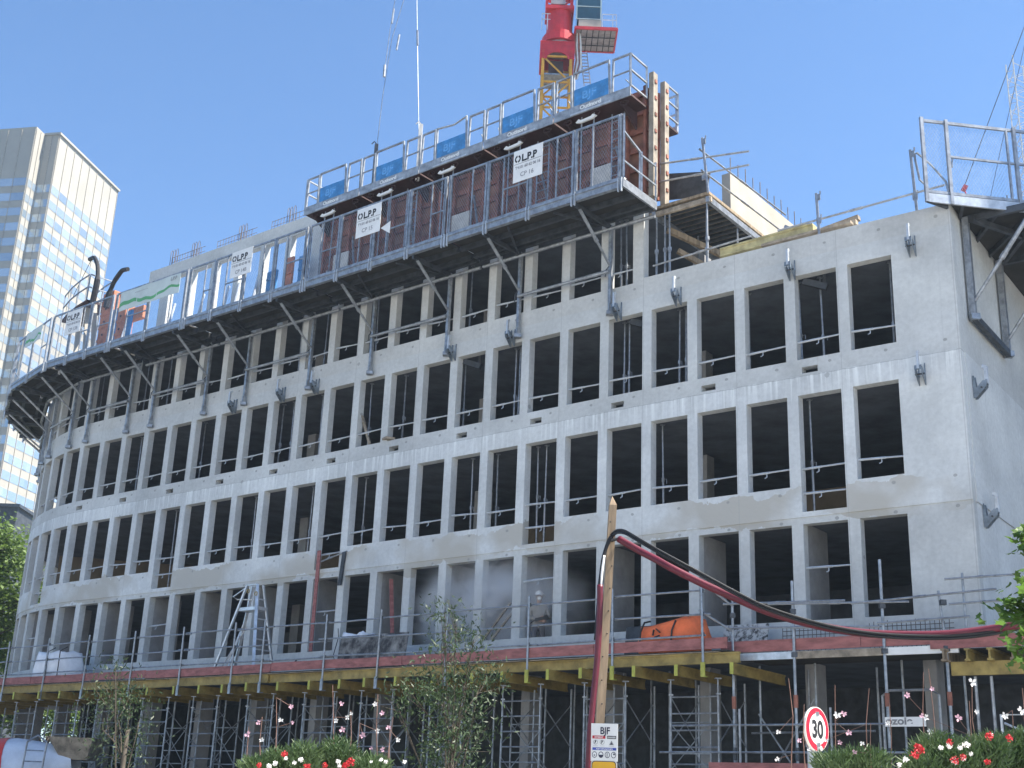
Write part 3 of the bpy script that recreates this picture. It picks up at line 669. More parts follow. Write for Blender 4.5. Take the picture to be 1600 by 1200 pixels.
# ------------------------------------------------------------------ brown wall formwork with its upper platforms
FZ = 17.40; UZ = 20.20; UO = 1.16
def formwork(idx, s0, label):
    s1 = s0 + 2.58; t = thing('wall_formwork', label, 'formwork', FP(s0 + 1.3, .1, FZ), 'brown wall formwork units with blue signs')
    mb = MB(); mb.fbox(s0, s1, .012, .05, FZ + .3, 20.95); mb.build('form_face', M['form_skin'], t)
    for k in range(6):
        z = FZ + .55 + k * .58; mb = MB(); mb.fbox(s0, s1, .05, .16, z - .05, z + .05); mb.fbox(s0, s1, .16, .175, z - .09, z + .09); mb.build('waler', M['rust'], t)
    for k in range(5):
        s = s0 + .12 + k * .585; mb = MB(); mb.fbox(s - .04, s + .04, .176, .30, FZ + .25, 20.98); mb.build('soldier', M['rust'], t)
    mb = MB(); mb.fbox(s0 + .02, s1 - .02, .31, UO, UZ, UZ + .06); mb.build('upper_deck', M['rust_dark'], t)
    for s in (s0 + .35, s0 + 2.2):
        mb = MB(); mb.prism([FP(s, .30, UZ - .02), FP(s, UO - .06, UZ - .02), FP(s, UO - .06, UZ - .10), FP(s, .30, UZ - .55)], FP(s + .05, .3, 0) - FP(s, .3, 0)); mb.build('deck_bracket', M['rust_dark'], t)
    mb = MB(); mb.fbox(s0 + .01, s1 - .01, UO, UO + .03, UZ - .03, UZ + .26); mb.build('fascia', M['railalu'], t)
    mb = MB(); mb.fbox(s0 + .65, s0 + 2.0, UO + .031, UO + .05, UZ - .02, UZ + .03); mb.build('highlight_strip', M['galv_light'], t)  # bright strip standing in for a highlight along the fascia foot
    for a, b, kind in ((s0 + .03, s0 + .62, 0), (s0 + .70, s0 + 1.92, 1), (s0 + 2.0, s1 - .03, 0)):
        f = MB(); n = UO - .02; z0 = UZ + .27; z1 = UZ + 1.32; bow = .05 if kind else 0
        dent = .10 if (kind and idx == 2) else 0
        f.bar(FP(a, n, z0), FP(a + .02, n + bow, z1), .05, .05, up=NN(a)); f.bar(FP(b, n, z0), FP(b - .02, n + bow, z1), .05, .05, up=NN(b))
        if dent: f.tube([FP(a, n + bow, z1 + .03), FP((a + b) / 2 - .1, n + bow, z1 - dent), FP(b, n + bow, z1 - .02)], .028, 6)
        else: f.bar(FP(a, n + bow, z1), FP(b, n + bow, z1), .05, .05)
        if not kind: f.bar(FP(a, n, z0 + .52), FP(b, n, z0 + .52), .035, .035); f.bar(FP(a, n, z0 + .08), FP(a + (b - a) * .6, n - .3, z0 + .5), .03, .03)
        f.build('guard_rail', M['railalu'], t)
        if kind:
            sgn = MB(); sgn.fbox(a + .04, b - .04, UO + .005, UO + .025, z0, z0 + .52); so = sgn.build('blue_sign', M['blue'], t)
            text('BJF', .34, M['bluefade'], so, FP(b - .30, UO + .03, z0 + .14), RT(b), bold=.006, sxx=1.15)
            text('Outinord', .17, M['white'], t, FP(b - .25, UO + .034, UZ + .09), RT(b), bold=.008, sxx=1.1)
    # coiled tie loops under the fascia
    for k in range(3):
        s = s0 + .28 + k * .95; mb = MB()
        pts = [FP(s + .14 * cos(q * pi / 5), UO - .10, UZ - .10 + .07 * sin(q * pi / 5)) for q in range(11)]; mb.tube(pts, .018, 5); mb.build('tie_loop', M['rust_dark'], t)
    # screw jacks: white cross arm and two thin hangers
    s = s0 + 1.55; mb = MB(); mb.prism([FP(s + .34, 1.02, UZ - .20), FP(s + .24, 1.02, UZ - .12), FP(s + .16, 1.02, UZ - .17), FP(s - .18, 1.02, UZ - .15), FP(s - .24, 1.02, UZ - .10), FP(s - .36, 1.02, UZ - .18), FP(s - .2, 1.02, UZ - .24), FP(s + .2, 1.02, UZ - .25)], NN(s) * .06); mb.build('jack_arm', M['white'], t)
    for d in (-.22, .2):
        mb = MB(); mb.tube([FP(s + d, .98, UZ - .02), FP(s + d, .98, DZ + .16)], .022, 6); mb.build('jack_tube', M['galv'], t)
    # access ladder and loose braces in front of the panel
    if idx in (0, 1, 3):
        ld = MB(); s = s0 + .55
        for d in (0, .42): ld.bar(FP(s + d, .62, DZ + .15), FP(s + d, .62, UZ - .02), .04, .04)
        for k in range(10): ld.tube([FP(s, .62, DZ + .35 + k * .28), FP(s + .42, .62, DZ + .35 + k * .28)], .016, 5)
        ld.build('ladder', M['galv'], t)
    mb = MB(); mb.tube([FP(s0 + .2, .85, DZ + .16), FP(s0 + 1.0, .36, FZ + 1.9)], .035, 6); mb.build('push_prop', M['galv'], t)
    mb = MB(); mb.tube([FP(s0 + 2.3, .75, DZ + .16), FP(s0 + 1.9, .34, FZ + 1.6)], .035, 6); mb.build('push_prop', M['rust'], t)
    if idx in (0, 2, 4):
        mb = MB(); mb.fbox(s0 + 1.15, s0 + 1.85, .32, .36, FZ + .9, FZ + 1.45); mb.build('data_plate', M['offwhite'], t)
    # second skin on the room side with its own platform
    mb = MB(); mb.fbox(s0, s1, -.27, -.34, FZ + .37, 21.0); 
    mb.build('inner_face', M['rust'], t)
    for k in range(4):
        s = s0 + .2 + k * .7; mb = MB(); mb.fbox(s - .05, s + .05, -.341, -.55, FZ + .37, 21.05); mb.build('inner_soldier', M['rust'], t)
    mb = MB(); mb.fbox(s0 + .02, s1 - .02, -.56, -1.36, UZ, UZ + .06); mb.build('inner_deck', M['rust_dark'], t)
    f = MB()
    for s in (s0 + .06, s0 + 1.28, s1 - .06): f.bar(FP(s, -1.34, UZ + .06), FP(s, -1.34, UZ + 1.3), .06, .05, up=NN(s))
    for z in (UZ + .65, UZ + 1.27): f.bar(FP(s0 + .06, -1.34, z), FP(s1 - .06, -1.34, z), .05, .045)
    f.fbox(s0 + .02, s1 - .02, -1.36, -1.38, UZ + .06, UZ + .28)
    f.build('inner_guard_rail', M['galv_light'], t)
    return t
FL = ['brown formwork unit at the right end by the crane, with a blue sign', 'brown formwork unit second from the right end, with a blue sign', 'brown formwork unit in the middle of the row, its top rail bent',
      'brown formwork unit fourth from the right end, behind the sign coded CP 15', 'brown formwork unit at the left end of the row, against the cast wall']
fws = [formwork(i, 6.42 + 2.6 * i, FL[i]) for i in range(5)]
t = fws[0]
for n in (.16, -.44):
    mb = MB(); mb.fbox(6.26, 6.41, n - .11, n + .11, FZ + .1, 21.35); eo = mb.build('end_post', M['endpost'], t)
    for k in range(7):
        mb = MB(); mb.fbox(6.235, 6.259, n - .05, n + .05, FZ + .5 + k * .52, FZ + .6 + k * .52); mb.build('bolt_plate', M['rust'], eo)
s = 6.44
for n0, n1 in ((.34, UO), (-.6, -1.34)):
    f = MB(); f.bar(FP(s, n0, UZ + .3), FP(s, n0, UZ + 1.32), .05, .05); f.bar(FP(s, n1, UZ + .3), FP(s, n1, UZ + 1.32), .05, .05)
    for z in (UZ + 1.30, UZ + .8, UZ + .32): f.bar(FP(s, n0, z), FP(s, n1, z), .045, .045)
    f.build('end_guard_rail', M['railalu'], t)
f = MB(); s = 19.40
for n in (.34, UO): f.bar(FP(s, n, UZ), FP(s, n, UZ + 1.32), .05, .05)
for z in (UZ + 1.30, UZ + .8, UZ + .15): f.bar(FP(s, .34, z), FP(s, UO, z), .045, .045)
f.build('end_guard_rail', M['railalu'], fws[4])
# blue-black hydraulic props and hooked hoses above the deck
def strut_pair(px, py, dx, lab, s):
    mb = MB(); b = FP(s, -.5, 20.9)
    for d in (0, .16): mb.tube([FP(s + d, -.45, 20.9), FP(s + d + .30, -.9, 21.75), FP(s + d + .38, -1.0, 21.95)], [.05, .05, .025], 7)
    mb.tube([FP(s + .38, -1.0, 21.95), FP(s + .62, -1.0, 21.9), FP(s + .95, -.8, 21.2)], .014, 5)
    o = mb.build('formwork_prop', M['bracket'], None, base=b); tag(o, lab, 'prop', 'dark props leaning above the formwork')
strut_pair(0, 0, 0, 'dark hooked prop pair leaning above the rightmost formwork unit', 7.5)
strut_pair(0, 0, 0, 'dark hooked prop pair leaning above the second formwork unit from the right', 10.6)
strut_pair(0, 0, 0, 'dark hooked prop pair leaning above the third formwork unit from the right', 11.9)

# ------------------------------------------------------------------ orange formwork at the bend, left
t = thing('formwork_stack', 'orange brown formwork block behind the platform at the left bend', 'formwork', FP(31.6, -.1, 17.75))
for s0, s1, z1 in ((31.9, 32.7, 20.85), (30.9, 31.4, 20.55)):
    mb = MB(); mb.fbox(s0, s1, -.15, -.55, 17.9, z1)
    for k in range(5): mb.fbox(s0 - .02, s1 + .02, -.13, -.149, 18.2 + k * .55, 18.32 + k * .55)
    po = mb.build('form_box', M['orange_form'], t)
    for k in range(4):
        mb = MB(); mb.tube([FP((s0 + s1) / 2, -.12, 18.45 + k * .55), FP((s0 + s1) / 2, -.10, 18.45 + k * .55)], .05, 8); mb.build('bolt', M['rust_dark'], po)
mb = MB(); mb.fbox(31.42, 31.88, -.2, -.5, 17.9, 20.0); mb.build('blue_panel', M['blue'], t)
mb = MB(); mb.fbox(29.9, 30.85, -.25, -.45, 19.3, 19.8); mb.build('cross_beam', M['orange_form'], t)
t = thing('formwork_platform', 'small grey railed platform on slanted cream props at the left bend', 'work platform', FP(34, -.3, 17.75))
mb = MB(); mb.fbox(33.2, 36.3, .3, -.7, 20.55, 20.63); mb.build('deck', M['rust_dark'], t)
f = MB()
for s in (33.25, 34.2, 35.2, 36.25): f.bar(FP(s, .3, 20.6), FP(s, .3, 21.75), .05, .05, up=NN(s)); f.bar(FP(s, -.7, 20.6), FP(s, -.7, 21.75), .05, .05, up=NN(s))
for z in (21.2, 21.75):
    for s0, s1 in ((33.25, 34.2), (34.2, 35.2), (35.2, 36.25)): f.bar(FP(s0, .3, z), FP(s1, .3, z), .045, .045); f.bar(FP(s0, -.7, z), FP(s1, -.7, z), .045, .045)
    f.bar(FP(33.25, .3, z), FP(33.25, -.7, z), .045, .045)
f.build('guard_rail', M['galv'], t)
for sa, sb in ((34.9, 33.9), (34.0, 33.0), (33.4, 32.3)):
    mb = MB(); mb.bar(FP(sa, -.1, 20.9), FP(sb, .1, 17.8), .18, .10); mb.build('raking_prop', M['cream'], t)
def hose(pts, lab):
    mb = MB(); p = [FP(*q) for q in pts]; fine = []
    for i in range(len(p) - 1):
        for k in range(4): fine.append(p[i] + (p[i + 1] - p[i]) * k / 4)
    fine.append(p[-1]); n = len(fine)
    sm = [fine[0]] + [(fine[i - 1] + fine[i] * 2 + fine[i + 1]) / 4 for i in range(1, n - 1)] + [fine[-1]]
    mb.tube(sm, [.09 if i < n * .7 else .13 for i in range(n)], 8)
    mb.tube([sm[0], sm[2], sm[2] + (FP(pts[0][0] + 1.6, pts[0][1], pts[0][2] - 1.2) - sm[2])], .012, 4)
    o = mb.build('hooked_arm', M['black'], None, base=p[-1]); tag(o, lab, 'hooked arm', 'black hooked arms at the left bend')
hose([(34.1, .1, 22.75), (33.6, .1, 22.7), (33.15, .1, 22.2), (32.95, .1, 21.5), (33.1, .1, 20.4)], 'black hooked arm rising above the railed platform at the left bend, left one')
hose([(30.8, .1, 21.40), (31.2, .1, 21.45), (31.6, .1, 21.1), (31.85, .1, 20.6), (31.9, .1, 20.0)], 'black hooked arm rising above the orange formwork at the left bend, right one')

# inner things seen through the mesh between bend and formwork: stacked panels, props and people-free clutter
for k, (s, w_, z1, m, lab) in enumerate([(19.95, .35, 19.2, 'blue', 'blue panel standing behind the mesh just left of the brown formwork'), (21.4, .5, 19.0, 'blue', 'blue panel behind the mesh of the third platform'),
        (20.6, .35, 19.3, 'orange_form', 'orange panel behind the mesh of the third platform'), (29.6, .3, 19.3, 'blue', 'blue strip panel behind the mesh at the bend')]):
    mb = MB(); mb.fbox(s, s + w_, .35, .42, DZ + .16, z1)
    for q in range(3): mb.fbox(s + .02, s + w_ - .02, .421, .46, DZ + .5 + q * .55, DZ + .56 + q * .55)
    o = mb.build('form_sheet', M[m], None, base=FP(s, .4, DZ + .16)); tag(o, lab, 'panel')
for k, s in enumerate((18.9, 22.6, 23.6, 24.2, 25.6, 26.4, 27.3, 30.2)):
    mb = MB(); mb.tube([FP(s, .5, DZ + .16), FP(s + .4, -.1, 19.3)], .05, 7); mb.tube([FP(s + .25, .1, 18.3), FP(s + .25, .6, DZ + .16)], .03, 6); mb.box(FP(s, .5, DZ + .18), (.2, .2, .03))
    o = mb.build('raking_prop', M['galv_light'], None, base=FP(s, .5, DZ + .16)); tag(o, f'pale raking prop on the platform deck behind the mesh, {ORD[k + 1]} from the right', 'prop', 'raking props on the platforms')

# ------------------------------------------------------------------ platform on the right corner
t = thing('corner_platform', 'grey mesh sided work platform wrapped round the right corner of the building', 'work platform', FP(SC0, 0, 15.2))
CD = 15.20
PA = FP(-1.08, .56, CD); PB = FP(-3.20, -1.46, CD); PCc = FP(-3.25, -9.0, CD); PD = FP(SC0 + .22, -9.0, CD); PE = FP(SC0 + .22, -.30, CD); PE0 = FP(SC0 + .02, .06, CD)
mb = MB(); mb.prism([PA + Vector((0, 0, .1)), PE0 + Vector((0, 0, .1)), PE + Vector((0, 0, .1)), PD + Vector((0, 0, .1)), PCc + Vector((0, 0, .1)), PB + Vector((0, 0, .1))], (0, 0, .06)); mb.build('deck', M['deckply'], t)
mb = MB()
for a, b in ((PA, PB), (PB, PCc)): mb.bar(a + Vector((0, 0, .06)), b + Vector((0, 0, .06)), .05, .22)
mb.build('edge_beam', M['galv_light'], t)
mb = MB(); mb.bar(PA + Vector((0, 0, .03)), PE0 + Vector((0, 0, -.02)), .06, .16); mb.build('end_beam', M['galv_dark'], t)
for q in (.30, .62, .9):
    mb = MB(); mb.bar(PA.lerp(PB, q) + Vector((0, 0, .02)), PE.lerp(PD, q * .4) + Vector((0, 0, .02)), .07, .12); mb.build('joist', M['galv_dark'], t)
dirAB = (PB - PA).normalized(); Lab = (PB - PA).length; nAB = dirAB.cross(Vector((0, 0, 1)))
def PP(u, z): return PA + dirAB * u + Vector((0, 0, z))
sp = [0.02, .62, 2.30, Lab - .02]
for k, u in enumerate(sp):
    mb = MB(); mb.bar(PP(u, -.05), PP(u, 2.14), .075, .075, up=nAB); mb.build('guard_post', M['galv'], t)
for k, (u0, u1) in enumerate(zip(sp, sp[1:])):
    f = MB(); u0 += .05; u1 -= .05
    for z in (.22, 2.06): f.bar(PP(u0, z), PP(u1, z), .045, .07)
    if k: f.bar(PP(u0, 1.18), PP(u1, 1.18), .04, .05); f.bar(PP(u1 - .14, .22), PP(u1 - .14, 2.06), .04, .06, up=nAB)
    fo = f.build('fence_frame', M['galv'], t)
    mb = MB(); mesh_panel(mb, lambda u, z: PP(u, z), u0, u1, .24, 2.04, .075, .0055); mb.build('wire_mesh', M['galv'], fo)
f = MB()
for q in (0.25, .5, .75): f.bar(PB.lerp(PCc, q), PB.lerp(PCc, q) + Vector((0, 0, 2.14)), .06, .06)
for z in (.3, 1.2, 2.1): f.bar(PB + Vector((0, 0, z)), PCc + Vector((0, 0, z)), .05, .05)
f.build('side_rail', M['galv'], t)
for n in (-.80, -3.6, -6.4):
    mb = MB(); mb.bar(FP(SC0 - .12, n, CD), FP(SC0 - .12, n, CD - 2.55), .14, .14, up=(FP(1, 0, 0) - FP(0, 0, 0))); mb.box(FP(SC0 - .14, n, CD - 2.5), (.2, .2, .14)); mb.build('leg', M['galv'], t)
    mb = MB(); mb.bar(FP(SC0 - .05, n, CD - .05), FP(SC0 - 1.75, n, CD - .05), .10, .16); mb.build('bracket_beam', M['galv_dark'], t)
    mb = MB(); p, q = FP(SC0 - .18, n, CD - 2.1), FP(SC0 - 1.62, n, CD - .15); m1 = p.lerp(q, .5); mb.tube([p, m1], .045, 8); mb.tube([m1, q], .055, 8); mb.tube([p.lerp(q, .46), p.lerp(q, .53)], .07, 8); mb.build('strut', M['galv'], t)
mb = MB(); mb.bar(FP(SC0 - .14, -.80, CD - 2.5), FP(SC0 - .14, -3.6, CD - 2.5), .13, .15); mb.build('brace_beam', M['galv_dark'], t)
mb = MB(); mb.bar(FP(SC0 - .3, -.7, CD - .12), FP(SC0 - 1.7, -3.5, CD - .12), .09, .14); mb.build('plan_brace', M['galv_dark'], t); mb = MB(); mb.bar(FP(SC0 - .3, -3.4, CD - .12), FP(SC0 - 1.7, -1.2, CD - .12), .09, .14); mb.build('plan_brace', M['galv_dark'], t)
mb = MB(); hp = [(1447, 290), (1437, 281), (1430, 250), (1429, 241), (1433, 239), (1455, 258), (1478, 284), (1482, 300)]; mb.tube([FP(*[q if i != 1 else q for i, q in enumerate((onf(x, y, .15)[0], .15, onf(x, y, .15)[1]))]) for x, y in hp], .028, 6); mb.build('gate_rail', M['galv'], t)

# ------------------------------------------------------------------ parapet posts, tubes, slab scaffold and timber behind the right parapet
def ppost(s, n, z0, z1, lab, lean=0.0):
    mb = MB(); mb.tube([FP(s, n, z0), FP(s + lean, n, z1)], .035, 6)
    for z in (z0 + .5, z1 - .12):
        mb.bar(FP(s + lean - .10, n, z), FP(s + lean + .02, n, z), .03, .16); mb.bar(FP(s + lean - .10, n, z + .08), FP(s + lean - .10, n, z + .16), .03, .03)
    o = mb.build('guard_post', M['galv'], None, base=FP(s, n, z0)); tag(o, lab, 'guard post', 'guard posts on the right parapet')
ppost(4.88, -.25, 17.4, 19.1, 'grey guard post standing on the front edge of the slab scaffold', .16)
ppost(1.80, -.2, 15.24, 16.5, 'grey guard post on the parapet beside the timber pile', .04)
ppost(-.62, -.2, 15.24, 17.0, 'grey guard post on the parapet next to the corner platform', .06)
ppost(-1.15, -1.2, 15.4, 17.0, 'grey hooked post seen through the left mesh of the corner platform', 0)
ppost(-2.1, -2.2, 15.4, 16.2, 'short hooked post seen through the middle mesh of the corner platform', 0)
ppost(3.1, -2.4, 15.0, 16.9, 'grey hooked post behind the timber pile, near the pale wall', 0)
def ltube(pts, lab, r=.026, grp='scaffold tubes above the right parapet'):
    mb = MB(); mb.tube(pts, r, 6); mb.tube([Vector(pts[0]).lerp(Vector(pts[-1]), .45), Vector(pts[0]).lerp(Vector(pts[-1]), .53)], r * 1.35, 6); mb.tube([pts[0], Vector(pts[0]).lerp(Vector(pts[-1]), .01)], r * 1.2, 6); o = mb.build('scaffold_tube', M['galv'], None, base=Vector(pts[0])); tag(o, lab, 'scaffold tube', grp)
ltube([FP(2.9, -.2, 15.75), FP(-1.3, -.2, 15.86)], 'long thin tube along the parapet top towards the corner platform')
ltube([FP(6.85, -.3, 18.82), FP(3.69, -.3, 18.3)], 'upper of two level tubes above the slab scaffold')
ltube([FP(6.67, -.3, 18.22), FP(3.70, -.3, 17.9)], 'lower of two level tubes above the slab scaffold')
ltube([FP(5.1, -.2, 18.75), FP(4.9, -5.0, 18.75)], 'upper of two tubes running back along the slab scaffold edge')
ltube([FP(5.05, -.2, 18.1), FP(4.9, -5.0, 18.1)], 'lower of two tubes running back along the slab scaffold edge')
ltube([FP(6.5, -.12, 15.62), FP(3.6, -.12, 15.75)], 'thin tube across the open bay below the slab scaffold')
t = thing('slab_scaffold', 'raised plywood slab scaffold on props in the open bay right of the walkway', 'scaffold', FP(5.8, -2, 14.65))
mb = MB(); mb.hexa([FP(6.65, -.25, 17.36), FP(6.65, -6, 17.36), FP(4.85, -6, 17.36), FP(4.85, -.25, 17.36), FP(6.65, -.25, 17.44), FP(6.65, -6, 17.44), FP(4.85, -6, 17.44), FP(4.85, -.25, 17.44)]); mb.build('ply_deck', M['timber'], t)
for k in range(22):
    n = -.35 - k * .26; mb = MB(); mb.fbox(4.9, 6.6, n, n - .09, 17.28, 17.36); mb.build('rib', M['galv_dark'], t)
for s in (4.88, 6.55):
    mb = MB(); mb.bar(FP(s, -.2, 17.20), FP(s, -6, 17.20), .10, .16); mb.build('edge_beam', M['galv'], t)
mb = MB(); mb.bar(FP(6.7, -.28, 17.21), FP(4.8, -.28, 17.21), .08, .14); mb.build('front_beam', M['plank'], t)
for s, n in ((6.5, -.30), (6.25, -.32), (6.12, -.34), (4.95, -.30), (6.3, -2.2), (4.95, -2.0), (5.3, -.9), (6.3, -4.2), (4.95, -4.2)):
    mb = MB(); mb.tube([FP(s, n, 14.66), FP(s, n, 16.1)], .035, 6); mb.tube([FP(s, n, 16.1), FP(s, n, 17.28)], .027, 6); mb.tube([FP(s, n, 16.05), FP(s, n, 16.16)], .06, 6); mb.build('prop', M['galv'], t)
mb = MB(); mb.bar(FP(6.4, -.7, 16.9), FP(5.2, -2.4, 16.3), .12, .16); mb.bar(FP(6.2, -.9, 16.3), FP(4.9, -2.6, 15.4), .10, .14); mb.build('raking_beam', M['timber'], t)
mb = MB(); mb.prism([FP(7.0, -.95, 18.05), FP(5.35, -.95, 17.75), FP(5.2, -.95, 18.45), FP(6.95, -.95, 18.88)], NN(6) * -.05); o = mb.build('plywood_sheet', M['darkply'], None, base=FP(6, -1, 17.6)); tag(o, 'dark plywood panel standing on the slab scaffold right of the formwork', 'panel')
# timber pile on the parapet
for k, (sa, sb, n, z, w_, h_, m, lab) in enumerate([(4.6, 2.0, -.45, 15.62, .22, .18, 'weathered_yellow', 'yellow formwork beam lying lowest in the timber pile on the parapet'),
        (4.4, 2.3, -.75, 15.80, .22, .16, 'weathered_yellow', 'pale green beam on top of the timber pile behind the parapet'),
        (3.6, .95, -.55, 15.58, .16, .12, 'plank', 'grey plank in the timber pile jutting right over the parapet, lower one'),
        (3.4, 1.0, -.35, 15.50, .18, .07, 'plank', 'thin grey plank lying at the foot of the timber pile'),
        (3.0, .98, -.80, 15.62, .16, .12, 'plank', 'grey plank in the timber pile jutting right over the parapet, upper one'),
        (4.5, 2.8, -1.05, 15.9, .25, .20, 'timber', 'brown squared timber at the back of the pile')]):
    mb = MB(); dz = .22 if k in (4,) else .02; mb.bar(FP(sa, n, z), FP(sb, n + .05, z + dz), w_, h_)
    if k < 2: mb.bar(FP(sa, n, z + h_ * .55), FP(sb, n + .05, z + dz + h_ * .55), w_ * 1.25, .04); mb.bar(FP(sa, n, z - h_ * .55), FP(sb, n + .05, z + dz - h_ * .55), w_ * 1.25, .04)
    o = mb.build('timber_beam', M[m], None, base=FP((sa + sb) / 2, n, z)); tag(o, lab, 'timber', 'timbers in the pile on the parapet')
mb = MB(); mb.bar(FP(3.7, -2.4, 15.8), FP(3.7, -2.4, 17.0), .06, .06); mb.bar(FP(3.7, -2.4, 17.0), FP(1.9, -2.4, 15.7), .06, .06); mb.bar(FP(3.2, -2.4, 15.7), FP(3.2, -2.4, 16.6), .04, .04); mb.bar(FP(3.7, -2.4, 15.75), FP(1.9, -2.4, 15.7), .05, .05)
o = mb.build('lean_trestle', M['galv'], None, base=FP(2.8, -2.4, 14.66)); tag(o, 'triangular grey steel frame standing behind the timber pile', 'frame')
# ------------------------------------------------------------------ timber working deck in front of the lowest row
DN = 2.0
t = thing('timber_deck', 'long timber deck with red toe boards on yellow beams below the lowest openings', 'deck', FP(18, 1, 4.6))
for k in range(13):
    a = 3.35 + 3.0 * k; b = a + 2.99
    mb = MB(); mb.fbox(a, b, .02, DN - .02, 5.09, 5.12); mb.build('deck_board', M['deckply'], t)
s = 3.35; k = 0
while s < 41:
    l = RND.choice((2.2, 2.9, 3.4, 2.6)); dz = RND.uniform(-.015, .02)
    mb = MB(); mb.fbox(s, s + l - .01, DN - .01 + .012 * (k % 2), DN + .02 + .012 * (k % 2), 5.125 + dz, 5.36 + dz); o = mb.build('toe_board', M['redboard'], t)
    mb = MB(); mb.fbox(s + .2, s + l + .15, DN - .10, DN + .012, 5.075, 5.088); mb.build('ply_edge', M['plank'], t)
    s += l; k += 1
s = 3.1; k = 0
while s < 41:
    l = RND.choice((3.6, 2.9, 4.2)); n = DN - .03 - (.07 if k % 2 else 0)
    mb = MB(); mb.fbox(s, s + l - .05 + .3, n - .08, n, 4.84, 4.88); mb.fbox(s, s + l + .25, n - .055, n - .025, 4.88, 5.03); mb.fbox(s, s + l - .05 + .3, n - .08, n, 5.03, 5.07); mb.build('edge_beam', M['yellow'], t)
    s += l; k += 1
s = 3.3; k = 0
while s < 40.5:
    e = DN + RND.uniform(.0, .22); c = s + RND.uniform(-.12, .12)
    mb = MB(); mb.fbox(c - .04, c + .04, -.5, e, 4.60, 4.64); mb.fbox(c - .018, c + .018, -.5, e - .01, 4.64, 4.79); mb.fbox(c - .04, c + .04, -.5, e, 4.79, 4.83); bo = mb.build('cross_beam', M['yellow'], t)
    mb = MB(); mb.fbox(c - .042, c + .042, e + .001, e + .012, 4.595, 4.835); mb.build('end_cap', M['lime'], bo)
    s += 1.18; k += 1
POSTS = [3.9, 6.2, 8.6, 11.2, 13.6, 15.65, 18.2, 19.5, 21.9, 24.35, 26.85, 29.15, 31.5, 33.6, 35.8, 38.0]
for k, s in enumerate(POSTS):
    n = DN + .06; lean = RND.uniform(-.03, .04)
    t = thing('guard_post', f'upright guard post on the timber deck edge, {ORD[k + 1]} from the right', 'guard post', FP(s, n, 4.6), 'guard posts along the timber deck')
    mb = MB(); mb.tube([FP(s, n, 4.66), FP(s + lean, n, 6.60)], .028, 7); mb.build('tube', M['galv'], t)
    mb = MB(); mb.fbox(s - .05, s + .05, n + .0, n + .03, 4.58, 4.86); mb.fbox(s - .05, s + .05, n - .12, n + .03, 4.555, 4.579); mb.build('clamp_shoe', M['lime'] if k < 3 else M['galv'], t)
    for z in (5.46, 5.90, 6.40):
        mb = MB(); mb.box(FP(s + lean * (z - 4.66) / 1.94, n - .02, z), (.07, .07, .08)); mb.build('coupler', M['galv_dark'], t)
for k, (a, b) in enumerate(zip(POSTS, POSTS[1:])):
    for z, w in ((5.46, 'lowest'), (5.90, 'middle'), (6.40, 'top')):
        z += RND.uniform(-.02, .02); e0, e1 = RND.uniform(.03, .35), RND.uniform(.03, .35); n = DN + .005 - (.05 if k % 2 else 0)
        mb = MB(); mb.ftube(a - e0, b + e1, n, z, .024, z1=z + RND.uniform(-.03, .03), sides=6); o = mb.build('guard_tube', M['galv'], None, base=FP((a + b) / 2, n, z))
        tag(o, f'{w} guard tube along the timber deck between the {ORD[k + 1]} and {ORD[k + 2]} posts from the right', 'guard tube', 'guard tubes along the timber deck')

# ------------------------------------------------------------------ shoring towers below the deck
def brace(mb, a, b, r=.014): mb.tube([a, b], r, 5)
def tower_frame(t, s0, s1, n, ztop, rungs=True, r=.026):
    for s in (s0, s1):
        mb = MB(); mb.tube([FP(s, n, GZ), FP(s, n, ztop)], r, 6); mb.tube([FP(s, n, ztop), FP(s, n, 4.585)], r * .75, 6); mb.box(FP(s, n, ztop), (.10, .10, .03)); mb.box(FP(s, n, 4.575), (.14, .14, .02))
        mb.build('leg', M['galv'], t)
    z = ztop - .05; k = 0
    while z > .6:
        mb = MB(); mb.tube([FP(s0, n, z), FP(s1, n, z)], .019, 6); mb.build('rung', M['galv'], t); z -= .355; k += 1
TW = [(3.85, 5.02), (6.2, 7.33), (8.6, 9.75), (11.05, 12.15), (13.5, 14.66), (15.7, 16.9), (18.2, 19.3), (20.65, 21.8), (23.0, 24.3), (25.5, 26.7), (27.8, 29.0), (30.2, 31.4), (32.6, 33.7), (35.0, 36.0)]
for k, (a, b) in enumerate(TW):
    t = thing('shoring_tower', f'ladder framed shoring tower under the deck, {ORD[k + 1]} from the right in the front row', 'shoring tower', FP((a + b) / 2, 1.0, GZ), 'front row of shoring towers')
    tower_frame(t, a, b, 1.5, 4.25)
    for s in (a, b):
        mb = MB(); mb.tube([FP(s, .25, GZ), FP(s, .25, 4.585)], .026, 6); mb.build('rear_leg', M['galv'], t)
        mb = MB()
        for z in (.4, 1.9, 3.2): brace(mb, FP(s, 1.5, z), FP(s, .25, z + 1.0)); brace(mb, FP(s, 1.5, z + 1.0), FP(s, .25, z))
        mb.build('cross_brace', M['galv'], t)
